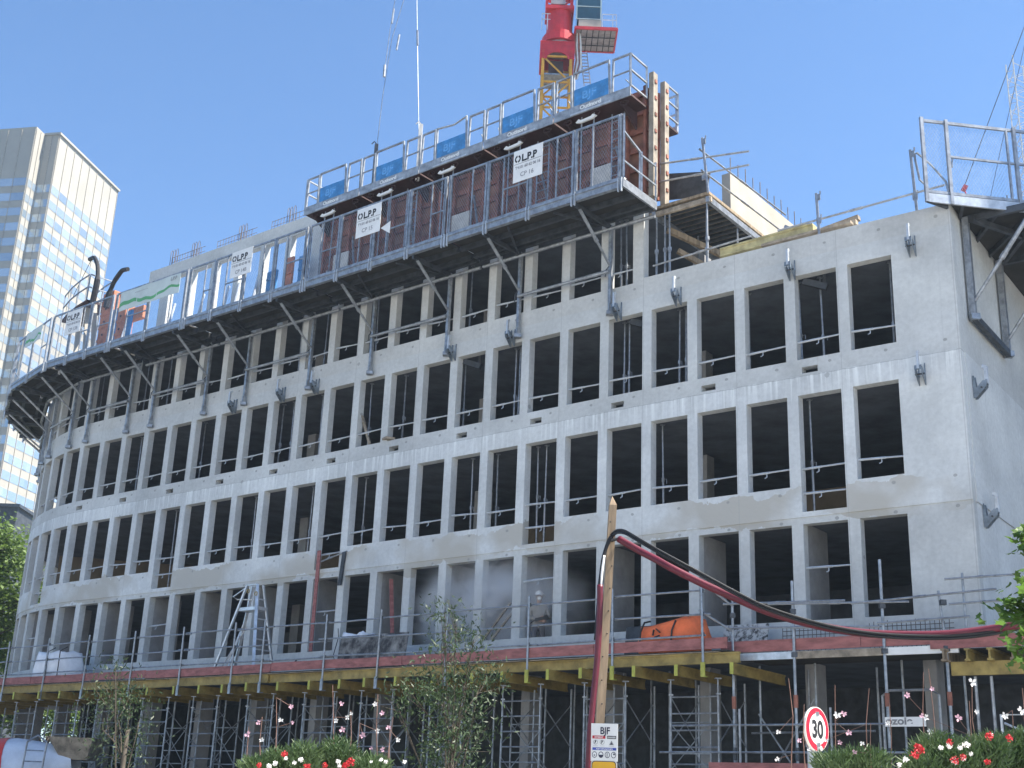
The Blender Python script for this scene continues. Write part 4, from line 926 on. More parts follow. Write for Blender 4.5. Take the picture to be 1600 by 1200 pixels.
for k, s in enumerate([5.6, 8.0, 10.4, 12.85, 15.2, 17.55, 20.0, 22.4, 24.9, 27.3, 29.6]):
    t = thing('shoring_tower', f'cross braced shoring tower under the building, {ORD[k + 1]} from the right in the rear row', 'shoring tower', FP(s, -1.5, GZ), 'rear row of shoring towers')
    a, b = s - .55, s + .55
    for n in (-.35, -1.6):
        for q in (a, b):
            mb = MB(); mb.tube([FP(q, n, GZ), FP(q, n, 5.0)], .026, 6); mb.build('leg', M['galv'], t)
    mb = MB()
    for z in (.3, 1.5, 2.7): brace(mb, FP(a, -.35, z), FP(b, -.35, z + 1.1)); brace(mb, FP(a, -.35, z + 1.1), FP(b, -.35, z))
    mb.build('cross_brace', M['galv'], t)
    for z in (.3, 1.1, 1.9, 2.7, 3.1, 3.8):
        mb = MB(); mb.tube([FP(a, -.35, z), FP(b, -.35, z)], .018, 5); mb.build('rung', M['galv'], t)

# ------------------------------------------------------------------ tube scaffold at the right corner
SN = 1.55
t = thing('tube_scaffold', 'grey tube and coupler scaffold carrying a red edged deck at the right corner', 'scaffold', FP(1, 1, GZ))
mb = MB(); mb.fbox(-1.35, 3.3, .1, SN - .03, 4.98, 5.04); mb.build('deck_board', M['deckply'], t)
for a, b, m in ((-1.35, .08, 'white'), (.10, 1.98, 'plank'), (2.0, 3.55, 'galv_light')):
    mb = MB(); mb.fbox(a, b, SN - .02, SN + .05, 4.92, 5.07); mb.build('deck_edge', M[m], t)
for a, b in ((-1.5, .6), (.6, 3.75)):
    mb = MB(); mb.fbox(a, b - .01, SN - .02, SN + .015, 5.10, 5.34); mb.build('toe_board', M['redboard'], t)
for s, n, zt in ((2.02, SN + .05, 6.55), (.10, SN + .05, 6.85), (3.45, SN, 6.5), (-1.12, SN + .05, 5.0), (2.05, .5, 4.95), (.15, .5, 4.95), (3.4, .4, 4.95), (-1.1, .5, 4.95), (1.1, -.6, 4.95), (2.7, -.6, 4.95)):
    mb = MB(); mb.tube([FP(s, n, GZ), FP(s, n, zt)], .032 if n > 1 else .026, 7); so = mb.build('standard', M['galv'], t)
    if n > 1:
        for z in (4.05, 3.0):
            mb = MB(); mb.tube([FP(s, n, z - .13), FP(s, n, z + .13)], .05, 7); mb.build('sleeve', M['rust'] if z > 3.5 else M['galv_dark'], so)
        for z in (5.0, 5.9, 2.75):
            mb = MB(); mb.box(FP(s, n, z), (.11, .11, .10)); mb.build('coupler', M['galv_dark'], so)
for s0, s1, n, z in ((4.9, -.4, SN + .10, 3.58), (5.2, -.6, SN + .12, 3.02), (5.4, -1.3, SN + .08, 2.45), (4.7, 1.0, SN + .10, 2.38), (3.6, .8, .45, 3.5), (3.6, -1.0, .45, 2.6), (3.4, -1.0, .45, 1.8)):
    mb = MB(); mb.tube([FP(s0, n, z), FP(s1, n, z + RND.uniform(-.02, .04))], .024, 6); mb.build('ledger', M['galv'], t)
for s0, n0, z0, s1, n1, z1 in ((3.45, .4, 2.2, 2.1, .5, 4.2), (2.05, .5, 2.0, 3.4, .5, 3.9), (2.05, .5, 1.4, .2, .5, 2.6), (-1.1, .5, 1.6, .1, .5, 3.0)):
    mb = MB(); mb.tube([FP(s0, n0, z0), FP(s1, n1, z1)], .02, 5); mb.build('diagonal', M['galv'], t)
f = MB(); f.tube([FP(.45, .9, GZ), FP(.45, .9, 4.2), FP(.30, .9, 4.3), FP(-.55, .9, 4.3), FP(-.7, .9, 4.2), FP(-.7, .9, GZ)], .03, 6); f.build('hoop_frame', M['galv'], t)
f = MB()
for s in (3.2, 1.2, -.6, -1.3): f.tube([FP(s, SN + .25, GZ), FP(s, SN + .25, 3.9 if s > 1 else 3.2)], .026, 6)
f.build('outer_post', M['galv'], t)
for pts, lab in (([(1330, 943), (1557, 920)], 'top rail tube jutting out past the right corner'), ([(1371, 974), (1515, 963)], 'lower rail tube jutting towards the right corner'), ([(1200, 944), (1420, 940)], 'upper rail tube between the two tall scaffold posts'),
                 ([(1140, 981), (1375, 979)], 'lower rail tube between the two tall scaffold posts'), ([(1130, 944), (1320, 938)], 'doubled rail tube beside the first tall scaffold post'),
                 ([(1476, 905), (1592, 897)], 'short upper rail tube at the far right corner post'), ([(1483, 944), (1592, 936)], 'short lower rail tube at the far right corner post')):
    P = []
    for px, py in pts:
        s, z = onf(px, py, SN + .10); P.append(FP(s, SN + .10, z))
    ltube(P, lab, .024, 'rail tubes at the right corner scaffold')
for px, y0, y1, lab, lean in ((1503, 895, 1000, 'upright rail post at the far right corner of the deck', 0), (1466, 923, 990, 'short leaning rail post left of the far right corner post', .06)):
    s, z1 = onf(px, y0, SN); _, z0 = onf(px, y1, SN); mb = MB(); mb.tube([FP(s - lean, SN, z0), FP(s, SN, z1)], .027, 7); o = mb.build('rail_post', M['galv'], None, base=FP(s, SN, z0)); tag(o, lab, 'rail post', 'rail posts at the right corner')
for (p0, p1, lab) in (((1100, 912), (1140, 945), 'short tube sloping back from the deck corner, upper one'), ((1092, 953), (1140, 985), 'short tube sloping back from the deck corner, lower one')):
    s0, z0 = onf(*p0, 2.1); s1, z1 = onf(*p1, 1.7); ltube([FP(s0, 2.1, z0), FP(s1, 1.6, z1)], lab, .024, 'rail tubes at the right corner scaffold')
# white plank board with lettering
t = thing('lettered_board', 'white board with dark lettering lying across the lower right scaffold tubes', 'board', FP(-.6, SN, 2.8))
s0, z0 = onf(1383, 1128, SN + .18); s1, _ = onf(1447, 1128, SN + .18)
mb = MB(); mb.fbox(s1, s0, SN + .17, SN + .20, z0 - .09, z0 + .09); mb.build('board', M['white'], t)
text('ozoie', .20, M['greyink'], t, FP(s0 - .02, SN + .205, z0 - .05), RT(s0), bold=.006, sxx=1.2)
# reinforcement mesh leaning behind the red board
for s0, s1, k in ((2.9, 1.5, 1), (.9, -.3, 2), (-.1, -.9, 3)):
    mb = MB()
    for i in range(int((s0 - s1) / .1)): mb.tube([FP(s0 - i * .1, .25, 5.1), FP(s0 - i * .1, .22, 5.75 + .08 * RND.random())], .008, 4)
    for i in range(6): mb.tube([FP(s0, .24, 5.2 + i * .1), FP(s1, .24, 5.2 + i * .1)], .008, 4)
    o = mb.build('rebar_mesh', M['rebar'], None, base=FP(s0, .25, 5.1)); tag(o, f'rusty reinforcement mesh behind the red board at the right corner, {ORD[k]} from the left', 'rebar mesh', 'rebar mesh sheets')
# timber deck round the corner
t = thing('corner_deck', 'timber beam deck with red board continuing past the right corner of the scaffold', 'deck', FP(-2.5, 1.2, 4.4))
q0 = FP(-1.12, SN + .05, 0); rdir = (FP(-2, SN, 0) - FP(-1, SN, 0)).normalized(); q = lambda u, v, z: q0 + rdir * u - NN(0) * v + Vector((0, 0, z))
mb = MB(); mb.bar(q(.05, .1, 4.62), q(5.5, .1, 4.62), .10, .26); mb.build('edge_beam', M['yellow'], t)
for k in range(9):
    u = .0 + k * .42; mb = MB()
    for dz, h, w_ in ((-.10, .04, .10), (.0, .16, .035), (.10, .04, .10)): mb.bar(q(u, -.12 - .1 * (k == 0), 4.86 + dz), q(u + .05, 2.2, 4.86 + dz), w_, h)
    mb.build('cross_beam', M['yellow'] if k % 3 else M['timber'], t)
mb = MB(); mb.bar(q(-.3, -.02, 5.12), q(5.5, -.02, 5.12), .03, .24); mb.build('toe_board', M['redboard'], t)
mb = MB(); mb.hexa([q(0, .05, 4.985), q(5.5, .05, 4.985), q(5.5, 2.2, 4.985), q(0, 2.2, 4.985), q(0, .05, 4.999), q(5.5, .05, 4.999), q(5.5, 2.2, 4.999), q(0, 2.2, 4.999)]); mb.build('deck_board', M['deckply'], t)
t = thing('trestle', 'white scaffold frame with crossed braces below the corner deck at the far right', 'scaffold frame', q(1.3, .3, GZ))
mb = MB(); mb.tube([q(.9, .1, GZ), q(.9, .1, 3.75), q(3.0, .1, 3.75), q(3.0, .1, GZ)], .03, 6); mb.build('frame', M['galv_light'], t)
for a, b in ((q(.95, .1, 3.6), q(2.9, .1, 2.7)), (q(.95, .1, 2.3), q(2.9, .1, 3.3))):
    mb = MB(); mb.tube([a, b], .022, 5); mb.build('brace', M['galv_light'], t)
mb = MB(); mb.bar(q(.95, .15, 3.05), q(2.9, .15, 3.05), .05, .10); mb.build('cross_plank', M['galv_light'], t)
for k, u in enumerate((.45, .75)):
    mb = MB(); mb.tube([q(u, .2, GZ), q(u, .2, 4.48)], .032, 6); o = mb.build('steel_prop', M['galv'], None, base=q(u, .2, GZ)); tag(o, f'{("left", "right")[k]} of two steel props under the corner deck at the far right', 'prop')

s0, z0 = onf(1108, 1191, SN + .35); s1, _ = onf(1330, 1191, SN + .35)
mb = MB(); mb.fbox(s1, s0, SN + .33, SN + .37, z0 - 1.4, z0); o = mb.build('hoarding_board', M['redboard'], None, base=FP((s0 + s1) / 2, SN + .35, z0 - 1.4)); tag(o, 'dull red hoarding board at the bottom of the picture below the speed sign', 'hoarding')
# ------------------------------------------------------------------ things on the deck
def bag(s0, s1, n0, n1, z1, m, name, lab, cat, sag=.06, seed=1, tilt=0):
    r = random.Random(seed); mb = MB(); nx, nz = 12, 9; t = thing(name, lab, cat, FP((s0 + s1) / 2, (n0 + n1) / 2, 5.125)); ph = [r.uniform(0, 6) for _ in range(6)]
    rings = []
    for j in range(nz + 1):
        v = j / nz; ring = []
        for i in range(24):
            a = 2 * pi * i / 24; ca, sa = cos(a), sin(a); e = .42
            x = copysign(abs(ca) ** e, ca); y = copysign(abs(sa) ** e, sa)
            bul = 1 + .05 * sin(pi * v) + .03 * sin(3 * a + ph[0] + 3 * v) + .025 * sin(7 * a + ph[1] - 5 * v) - (.10 * v * v)
            zz = 5.125 + (z1 - 5.125) * v * (1 + tilt * x) - sag * v * (1 - abs(x)) + .03 * v * sin(5 * a + ph[2]) + .025 * v * sin(11 * a + ph[3] + 4 * v)
            bul += .012 * sin(13 * a + 9 * v + ph[4]) + .015 * sin(9 * a - 12 * v + ph[5]) + r.uniform(-.008, .008)
            ring.append(FP((s0 + s1) / 2 - x * bul * (s1 - s0) / 2, (n0 + n1) / 2 + y * bul * (n1 - n0) / 2, zz))
        rings.append(ring)
    for j in range(nz):
        for i in range(24): mb.quad([rings[j][i], rings[j][(i + 1) % 24], rings[j + 1][(i + 1) % 24], rings[j + 1][i]])
    c = sum(rings[-1], Vector((0, 0, 0))) / 24 + Vector((0, 0, -.03))
    for i in range(24): mb.quad([rings[-1][i], rings[-1][(i + 1) % 24], c])
    mb.build('sack', m, t, smooth=True); return t
t = bag(28.75, 30.55, .75, 1.75, 6.22, M['bagwhite'], 'bulk_bag', 'white bulk bag standing at the far left end of the timber deck', 'bag', seed=3)
mb = MB()
for s in (28.8, 29.5): mb.tube([FP(s, 1.79, 5.15), FP(s, 1.80, 6.2), FP(s - .1, 1.6, 6.35)], .018, 5)
mb.build('strap', M['black'], t)
t = bag(15.1, 16.0, .55, 1.25, 6.22, M['bagwhite'], 'bulk_bag', 'white bulk bag behind the cement spattered panel on the timber deck', 'bag', seed=5)
mb = MB(); mb.tube([FP(15.95, 1.27, 5.15), FP(16.1, 1.3, 5.6), FP(15.98, 1.27, 6.1), FP(16.1, 1.2, 6.35)], .012, 5); mb.build('strap', M['black'], t)
t = bag(4.2, 5.75, 1.05, 1.85, 5.84, M['orange'], 'rubble_bag', 'orange rubble bag with black straps and a black mark on the deck edge', 'bag', seed=8, tilt=.16)
for s in (4.75, 5.55):
    mb = MB(); mb.tube([FP(s + .05, 1.90, 5.2), FP(s, 1.92, 5.6), FP(s - .05, 1.84, 5.82), FP(s, 1.5, 5.90)], .022, 5); mb.build('strap', M['black'], t)
mb = MB(); cs, cz = 5.15, 5.56
for k in range(3):
    a = radians(90 + 120 * k); a2 = radians(90 + 120 * k + 85); p0 = (cos(a) * .10, sin(a) * .10); p1 = (cos(a2) * .10, sin(a2) * .10)
    mb.bar(FP(cs + p0[0], 1.915, cz + p0[1]), FP(cs + p1[0], 1.915, cz + p1[1]), .02, .045, up=NN(cs))
mb.build('recycling_mark', M['black'], t)
def board(s0, s1, n, z0, z1, m, lab, lean=.12):
    mb = MB(); mb.hexa([FP(s0, n, z0), FP(s1, n, z0), FP(s1, n + .03, z0), FP(s0, n + .03, z0), FP(s0, n - lean, z1), FP(s1, n - lean, z1), FP(s1, n - lean + .03, z1), FP(s0, n - lean + .03, z1)])
    o = mb.build('plywood_sheet', m, None, base=FP((s0 + s1) / 2, n, z0)); tag(o, lab, 'panel')
board(13.05, 15.6, 1.62, 5.13, 6.06, M['mottle'], 'dark cement spattered panel leaning on the deck rail in front of the white bag')
board(5.5, 6.95, .42, 5.13, 6.0, M['darkply'], 'dark speckled board leaning on the sill behind the orange bag')
board(3.1, 4.2, .60, 5.4, 5.86, M['speckle'], 'white panel with black speckles at the deck end right of the orange bag')
board(3.0, 4.0, .45, 5.13, 5.42, M['cream'], 'pale concrete block under the speckled panel at the deck end')
board(25.6, 28.4, 1.5, 5.13, 5.32, M['greyink'], 'low grey board lying by the white bag at the left of the deck')
mb = MB(); mb.bar(FP(18.2, 1.2, 5.42), FP(17.75, 1.3, 5.40), .12, .10); mb.bar(FP(17.8, 1.2, 5.46), FP(17.7, 1.2, 5.56), .03, .03); o = mb.build('power_tool', M['black'], None, base=FP(18, 1.2, 5.4)); tag(o, 'small dark tool lying on the timber deck below the fourteenth opening', 'tool')
# red formwork strip and hanging board at the tall opening
mb = MB(); mb.fbox(18.36, 18.50, .025, .055, 5.95, 9.0); o = mb.build('form_strip', M['redboard'], None, base=FP(18.4, .05, 5.95)); tag(o, 'tall narrow red board fixed beside the fourteenth opening', 'board')
mb = MB(); mb.hexa([FP(17.32, .05, 7.85), FP(17.46, .05, 7.85), FP(17.46, .09, 7.85), FP(17.32, .09, 7.85), FP(17.22, .05, 8.85), FP(17.36, .05, 8.85), FP(17.36, .09, 8.85), FP(17.22, .09, 8.85)]); o = mb.build('hanging_board', M['darkply'], None, base=FP(17.35, .06, 8.8)); tag(o, 'short dark board hanging on the pillar right of the fourteenth opening', 'board')
ltube([FP(18.6, -.02, 8.62), FP(17.2, .06, 8.86)], 'thin timber batten sloping across the fourteenth opening', .025, None)
# leaning planks in openings
for a, b, m, lab in (((13.36, -.2, 7.35), (12.5, .1, 5.96), 'timber', 'brown plank leaning in the smoky tenth opening of the lowest row'), ((15.62, -.3, 7.95), (15.1, .0, 5.96), 'redboard', 'thin red batten leaning in the twelfth opening of the lowest row'),
                     ((11.0, -.2, 6.95), (11.65, .1, 5.96), 'plank', 'pale plank leaning in the ninth opening of the lowest row'), ((10.9, -.3, 6.8), (11.5, -.05, 5.96), 'plank', 'second pale plank leaning in the ninth opening of the lowest row')):
    mb = MB(); mb.bar(FP(*a), FP(*b), .11, .035); o = mb.build('leaning_plank', M[m], None, base=FP(*b)); tag(o, lab, 'plank')
mb = MB(); mb.bar(FP(17.2, -.2, 13.0), FP(16.7, -.05, 12.16), .04, .10); mb.bar(FP(17.15, -.2, 12.95), FP(17.3, -.2, 13.25), .1, .03); o = mb.build('leaning_plank', M['plank'], None, base=FP(16.7, 0, 12.1)); tag(o, 'pale plank leaning in the thirteenth opening, third row up', 'plank')
mb = MB(); mb.bar(FP(16.1, -.15, 12.22), FP(15.75, .02, 12.2), .3, .07); o = mb.build('loose_plank', M['plank'], None, base=FP(16, -.1, 12.1)); tag(o, 'short brown plank lying on the sill of the twelfth opening, third row up', 'plank')
# aluminium stepladder tower
t = thing('stepladder', 'tall aluminium platform stepladder standing on the timber deck, left of the middle', 'stepladder', FP(20.1, 1.1, 5.125))
A = lambda u, v, z: FP(20.1 - u, 1.1 + v, 5.125 + z)
for u0, v0, u1, v1 in ((.95, .45, .35, .12), (.95, -.35, .35, -.12), (-.95, .45, -.12, .12), (-.95, -.35, -.12, -.12)):
    mb = MB(); mb.bar(A(u0, v0, 0), A(u1, v1, 2.75), .09, .05); mb.build('leg', M['alu'], t)
for k in range(8):
    f = k / 9 + .06; u = .95 + (.35 - .95) * f; v0 = .45 + (.12 - .45) * f; v1 = -.35 + (-.12 + .35) * f; mb = MB(); mb.bar(A(u, v0, 2.75 * f), A(u, v1, 2.75 * f), .07, .03); mb.build('rung', M['alu'], t)
mb = MB(); mb.bar(A(-.35, 0, 2.02), A(.55, 0, 2.02), .40, .10); mb.build('platform', M['alu'], t)
mb = MB(); mb.tube([A(-.12, .12, 2.7), A(-.75, .1, 2.45), A(-.8, -.1, 2.4), A(-.1, -.12, 2.35)], .02, 5); mb.tube([A(.35, .12, 2.75), A(-.12, .12, 2.75)], .025, 5); mb.build('hand_rail', M['alu'], t)
for q in ((-.9, .3, .25, 1.5), (-.55, .35, .15, 1.6), (-.35, .38, .1, 1.4)):
    mb = MB(); mb.tube([A(q[0], q[1], .05), A(q[2] - .2, q[1] - .2, q[3])], .022, 5); mb.build('brace', M['alu'], t)
for q in ((.05, 2.55), (.42, 2.45)):
    mb = MB(); mb.tube([A(q[0] + .06 * cos(k * pi / 4), .2, q[1] + .06 * sin(k * pi / 4)) for k in range(9)], .014, 5); mb.build('ring', M['yellow'], t)

# ------------------------------------------------------------------ the worker
def skin_mesh(verts, edges, sub=2):
    me = bpy.data.meshes.new('body'); me.from_pydata([v[0] for v in verts], edges, []); ob = bpy.data.objects.new('body_tmp', me); COL.objects.link(ob)
    md = ob.modifiers.new('skin', 'SKIN'); md.use_smooth_shade = True
    for i, v in enumerate(verts):
        sv = me.skin_vertices[0].data[i]; r = v[1]; sv.radius = r if isinstance(r, tuple) else (r, r); sv.use_root = (i == 0)
    ss = ob.modifiers.new('sub', 'SUBSURF'); ss.levels = sub; ss.render_levels = sub
    dg = bpy.context.evaluated_depsgraph_get(); out = bpy.data.meshes.new_from_object(ob.evaluated_get(dg)); bpy.data.objects.remove(ob); return out
WB = FP(10.22, -.42, 5.36)
wx = Vector((1, 0, 0)); wy = Vector((0, -1, 0))       # he faces the street where the viewer stands
V = []; Ed = []
def jv(x, y, z, r, p=None):
    V.append((Vector((x, y, z)), r)); i = len(V) - 1
    if p is not None: Ed.append((p, i))
    return i
pel = jv(0, 0, .96, (.16, .12)); ab = jv(0, .01, 1.12, (.155, .115), pel); ch = jv(0, .02, 1.34, (.185, .13), ab); nk0 = jv(0, .01, 1.49, (.10, .085), ch); nk = jv(0, .02, 1.55, .06, nk0)
hd0 = jv(0, .045, 1.62, (.072, .085), nk); hd1 = jv(0, .05, 1.71, (.080, .098), hd0); hd2 = jv(0, .045, 1.79, (.06, .07), hd1)
for sg in (-1, 1):
    h = jv(sg * .10, 0, .90, .095, pel); kn = jv(sg * .12, .03, .50, .068, h); ak = jv(sg * .13, -.01, .10, .05, kn); jv(sg * .14, .10, .045, (.045, .04), ak)
    sh = jv(sg * .19, .01, 1.43, .075, ch); el = jv(sg * .29, .04, 1.17, .055, sh)
    hx, hy, hz = (.12, .30, 1.12) if sg > 0 else (.10, .32, 1.04)
    wr = jv(hx + sg * .05, hy - .07, hz, .036, el); pm = jv(hx, hy, hz, (.040, .026), wr)
    for f, (dy, dz, ln) in enumerate(((.02, .035, .07), (.03, .012, .08), (.03, -.012, .075), (.02, -.035, .06))):
        a = jv(hx - sg * .035, hy + dy, hz + dz, .011, pm); b = jv(hx - sg * (.035 + ln * .5), hy + dy - .005, hz + dz, .0095, a); jv(hx - sg * (.03 + ln * .75), hy + dy - .035, hz + dz, .008, b)
    a = jv(hx - sg * .01, hy - .01, hz + .045, .011, pm); jv(hx - sg * .045, hy + .0, hz + .065, .009, a)
me = skin_mesh(V, Ed, 2)
t = thing('person', 'worker in a white helmet and dust mask, beige jacket, standing in the dusty eighth opening', 'person', WB)
T = lambda v: wx * v.x + wy * v.y + Vector((0, 0, v.z))
for m in ('jacket', 'trouser', 'skin', 'black'): me.materials.append(M[m])
for p in me.polygons:
    c = p.center; p.use_smooth = True
    hand = (c.y > .25 and c.z < 1.3)
    p.material_index = 2 if (c.z > 1.545 or hand) else (0 if c.z > .93 else (3 if c.z < .13 else 1))
for v in me.vertices: v.co = T(v.co)
bo = bpy.data.objects.new('body', me); COL.objects.link(bo); bo.parent = t
def wp(x, y, z): return WB + T(Vector((x, y, z)))
mb = MB(); RM = Matrix((wx, wy, Vector((0, 0, 1)))).transposed()
mb.ball(wp(0, .14, 1.685), (.018, .022, .028), 8, 6, 0, RM); mb.ball(wp(-.076, .05, 1.70), (.012, .02, .03), 6, 5, 0, RM); mb.ball(wp(.076, .05, 1.70), (.012, .02, .03), 6, 5, 0, RM)
mb.build('nose_and_ears', M['skin'], t, smooth=True)
for sg in (-1, 1):
    mb = MB(); mb.ball(wp(sg * .032, .128, 1.728), (.014, .010, .009), 6, 5, 0, RM); mb.build('eye', M['black'], t)
mb = MB(); mb.ball(wp(0, .135, 1.655), (.055, .05, .055), 10, 8, 0, RM); mo = mb.build('dust_mask', M['white'], t, smooth=True)
mb = MB(); mb.tube([wp(.05, .13, 1.66), wp(.088, .05, 1.68), wp(.06, -.05, 1.69)], .004, 4); mb.tube([wp(-.05, .13, 1.66), wp(-.088, .05, 1.68), wp(-.06, -.05, 1.69)], .004, 4); mb.build('mask_strap', M['offwhite'], mo)
mb = MB(); seg, rg = 16, 7
for i in range(rg):
    for k in range(seg):
        q = []
        for ii, kk in ((i, k), (i + 1, k), (i + 1, k + 1), (i, k + 1)):
            th = pi / 2 * ii / rg; a = 2 * pi * kk / seg; q.append(wp(.118 * sin(th) * cos(a), .05 + .138 * sin(th) * sin(a), 1.745 + .125 * cos(th)))
        mb.quad(q)
for k in range(seg):
    a, b = 2 * pi * k / seg, 2 * pi * (k + 1) / seg; pe = lambda a: .03 + (.05 if sin(a) > .3 else 0)
    mb.quad([wp(.118 * cos(a), .05 + .138 * sin(a), 1.745), wp(.118 * cos(b), .05 + .138 * sin(b), 1.745), wp((.118 + pe(b)) * cos(b), .05 + (.138 + pe(b)) * sin(b), 1.733), wp((.118 + pe(a)) * cos(a), .05 + (.138 + pe(a)) * sin(a), 1.733)])
ho = mb.build('helmet', M['white'], t, smooth=True)
mb = MB(); mb.bar(wp(0, .17, 1.80), wp(0, -.03, 1.872), .03, .02); mb.build('helmet_ridge', M['offwhite'], ho)
mb = MB(); mb.bar(wp(-.1, .33, 1.06), wp(.18, .36, 1.13), .06, .07); mb.tube([wp(.18, .36, 1.13), wp(.18, .40, 1.12)], .07, 12); mb.tube([wp(-.1, .33, 1.06), wp(-.25, .28, .95)], .014, 5)
o = mb.build('grinder', M['black'], None, base=wp(0, .33, 1.06)); tag(o, 'dark grinding tool held in both hands by the worker', 'power tool')

# ------------------------------------------------------------------ dust in the openings
dm = bpy.data.materials.new('dust'); dm.use_nodes = True; N = dm.node_tree.nodes; L = dm.node_tree.links; N.remove(N['Principled BSDF'])
pv = N.new('ShaderNodeVolumePrincipled'); pv.inputs['Color'].default_value = (.93, .94, .96, 1); pv.inputs['Anisotropy'].default_value = .0
tc = N.new('ShaderNodeTexCoord'); nz = N.new('ShaderNodeTexNoise'); nz.inputs['Scale'].default_value = 1.1; nz.inputs['Detail'].default_value = 4; nz.inputs['Distortion'].default_value = .8; L.new(tc.outputs['Object'], nz.inputs['Vector'])
gr = N.new('ShaderNodeTexGradient'); gr.gradient_type = 'SPHERICAL'; mp = N.new('ShaderNodeMapping'); mp.vector_type = 'POINT'
DC = FP(12.1, -.95, 6.9); dax = radians(90) + fang(11.2)
mp.inputs['Rotation'].default_value = (0, 0, 0); L.new(tc.outputs['Object'], mp.inputs[0]); L.new(mp.outputs[0], gr.inputs[0])
mp.inputs['Scale'].default_value = (1 / 3.6, 1 / 1.6, 1 / 2.1)
r1 = N.new('ShaderNodeMapRange'); r1.inputs[1].default_value = .38; r1.inputs[2].default_value = .70; L.new(nz.outputs['Fac'], r1.inputs[0])
r2 = N.new('ShaderNodeMapRange'); r2.interpolation_type = 'SMOOTHERSTEP'; r2.inputs[1].default_value = .0; r2.inputs[2].default_value = .85; L.new(gr.outputs['Fac'], r2.inputs[0])
mm = N.new('ShaderNodeMath'); mm.operation = 'MULTIPLY'; L.new(r1.outputs[0], mm.inputs[0]); L.new(r2.outputs[0], mm.inputs[1])
m2 = N.new('ShaderNodeMath'); m2.operation = 'MULTIPLY'; m2.inputs[1].default_value = 10.0; L.new(mm.outputs[0], m2.inputs[0])
L.new(m2.outputs[0], pv.inputs['Density']); L.new(pv.outputs[0], N['Material Output'].inputs['Volume'])
mb = MB(); mb.ball((0, 0, 0), (3.6, 1.6, 2.1), 20, 12); o = mb.build('dust_cloud', dm); o.location = DC
xa = RT(11.2).normalized(); o.rotation_euler = (0, 0, atan2(xa.y, xa.x)); o['kind'] = 'stuff'
tag(o, 'pale grinding dust drifting out of the lowest openings around the worker', 'dust cloud')
# ------------------------------------------------------------------ the office tower behind, left
TY = 245.0
C0 = at(93.7, 211, TY); ztop = C0.z
az = radians(11.6); tu = Vector((sin(az), cos(az), 0)); tv = Vector((-cos(az), sin(az), 0))
def isect(px, org, dirv):                     # plan intersection of a pixel column (taken at roof height) with a line
    lo, hi = -200.0, 400.0
    def c(t):
        p = org + dirv * t - Vector((0, 0, CZ)); return 800 + F_ * p.dot(_R2) / p.dot(_Fw) - px
    best = None; t = lo
    while t < hi:
        p0 = org + dirv * t; p1 = org + dirv * (t + 1)
        if (p0 - Vector((0, 0, CZ))).dot(_Fw) > 10 and c(t) * c(t + 1) <= 0: return t + c(t) / (c(t) - c(t + 1))
        t += 1
    return None
LU = isect(184.3, C0, tu); LV = isect(71.0, C0, tv); C1 = C0 + tv * LV; LN = isect(57.5, C1, tu)
t = thing('office_tower', 'tall cream and glass office tower with a blank top band, far behind at the left', 'building', Vector((C0.x, C0.y, GZ)))
M['tower_l'] = mat('tower pale panels', (.29, .275, .24), .8, 0, .08, .15)
def glass_mat(name, a, b):
    m = bpy.data.materials.new(name); m.use_nodes = True; N = m.node_tree.nodes; L = m.node_tree.links; bs = N['Principled BSDF']
    bs.inputs['Roughness'].default_value = .06; bs.inputs['Metallic'].default_value = .55; bs.inputs['Specular IOR Level'].default_value = .8
    uv = N.new('ShaderNodeUVMap'); uv.uv_map = 'UVMap'; w = N.new('ShaderNodeTexWhiteNoise'); w.noise_dimensions = '2D'; L.new(uv.outputs[0], w.inputs['Vector'])
    r = N.new('ShaderNodeValToRGB'); r.color_ramp.elements[0].color = (*a, 1); r.color_ramp.elements[1].color = (*b, 1); L.new(w.outputs['Value'], r.inputs[0]); L.new(r.outputs[0], bs.inputs['Base Color']); return m
M['glass'] = glass_mat('tower glass', (.26, .34, .41), (.54, .60, .64))
FH = 3.55; BLANK = 12.0
mb = MB()
def quadbox(o, u0, u1, v0, v1, z0, z1):
    p = lambda u, v, z: Vector((o.x, o.y, 0)) + tu * u + tv * v + Vector((0, 0, z))
    mb.hexa([p(u0, v0, z0), p(u0, v1, z0), p(u1, v1, z0), p(u1, v0, z0), p(u0, v0, z1), p(u0, v1, z1), p(u1, v1, z1), p(u1, v0, z1)])
quadbox(C0, 0, LU, 0, LV, GZ, ztop); quadbox(C0, LN, LU - 4, LV, LV + 30, GZ, ztop + .3)
mb.build('wall', M['tower_l'], t)
p3 = lambda u, v, z, nn=None: Vector((C0.x, C0.y, 0)) + tu * u + tv * v + Vector((0, 0, z))
faces = [('right', 0.0, LU, 8, lambda a, z, d: p3(a, -d, z)), ('front', 0.0, LV, 2, lambda a, z, d: p3(-d, a, z)), ('notch', LN, 0.0, 2, lambda a, z, d: p3(a, LV - d, z)), ('left', LV, LV + 30, 9, lambda a, z, d: p3(LN - d, a, z))]
rt = random.Random(11)
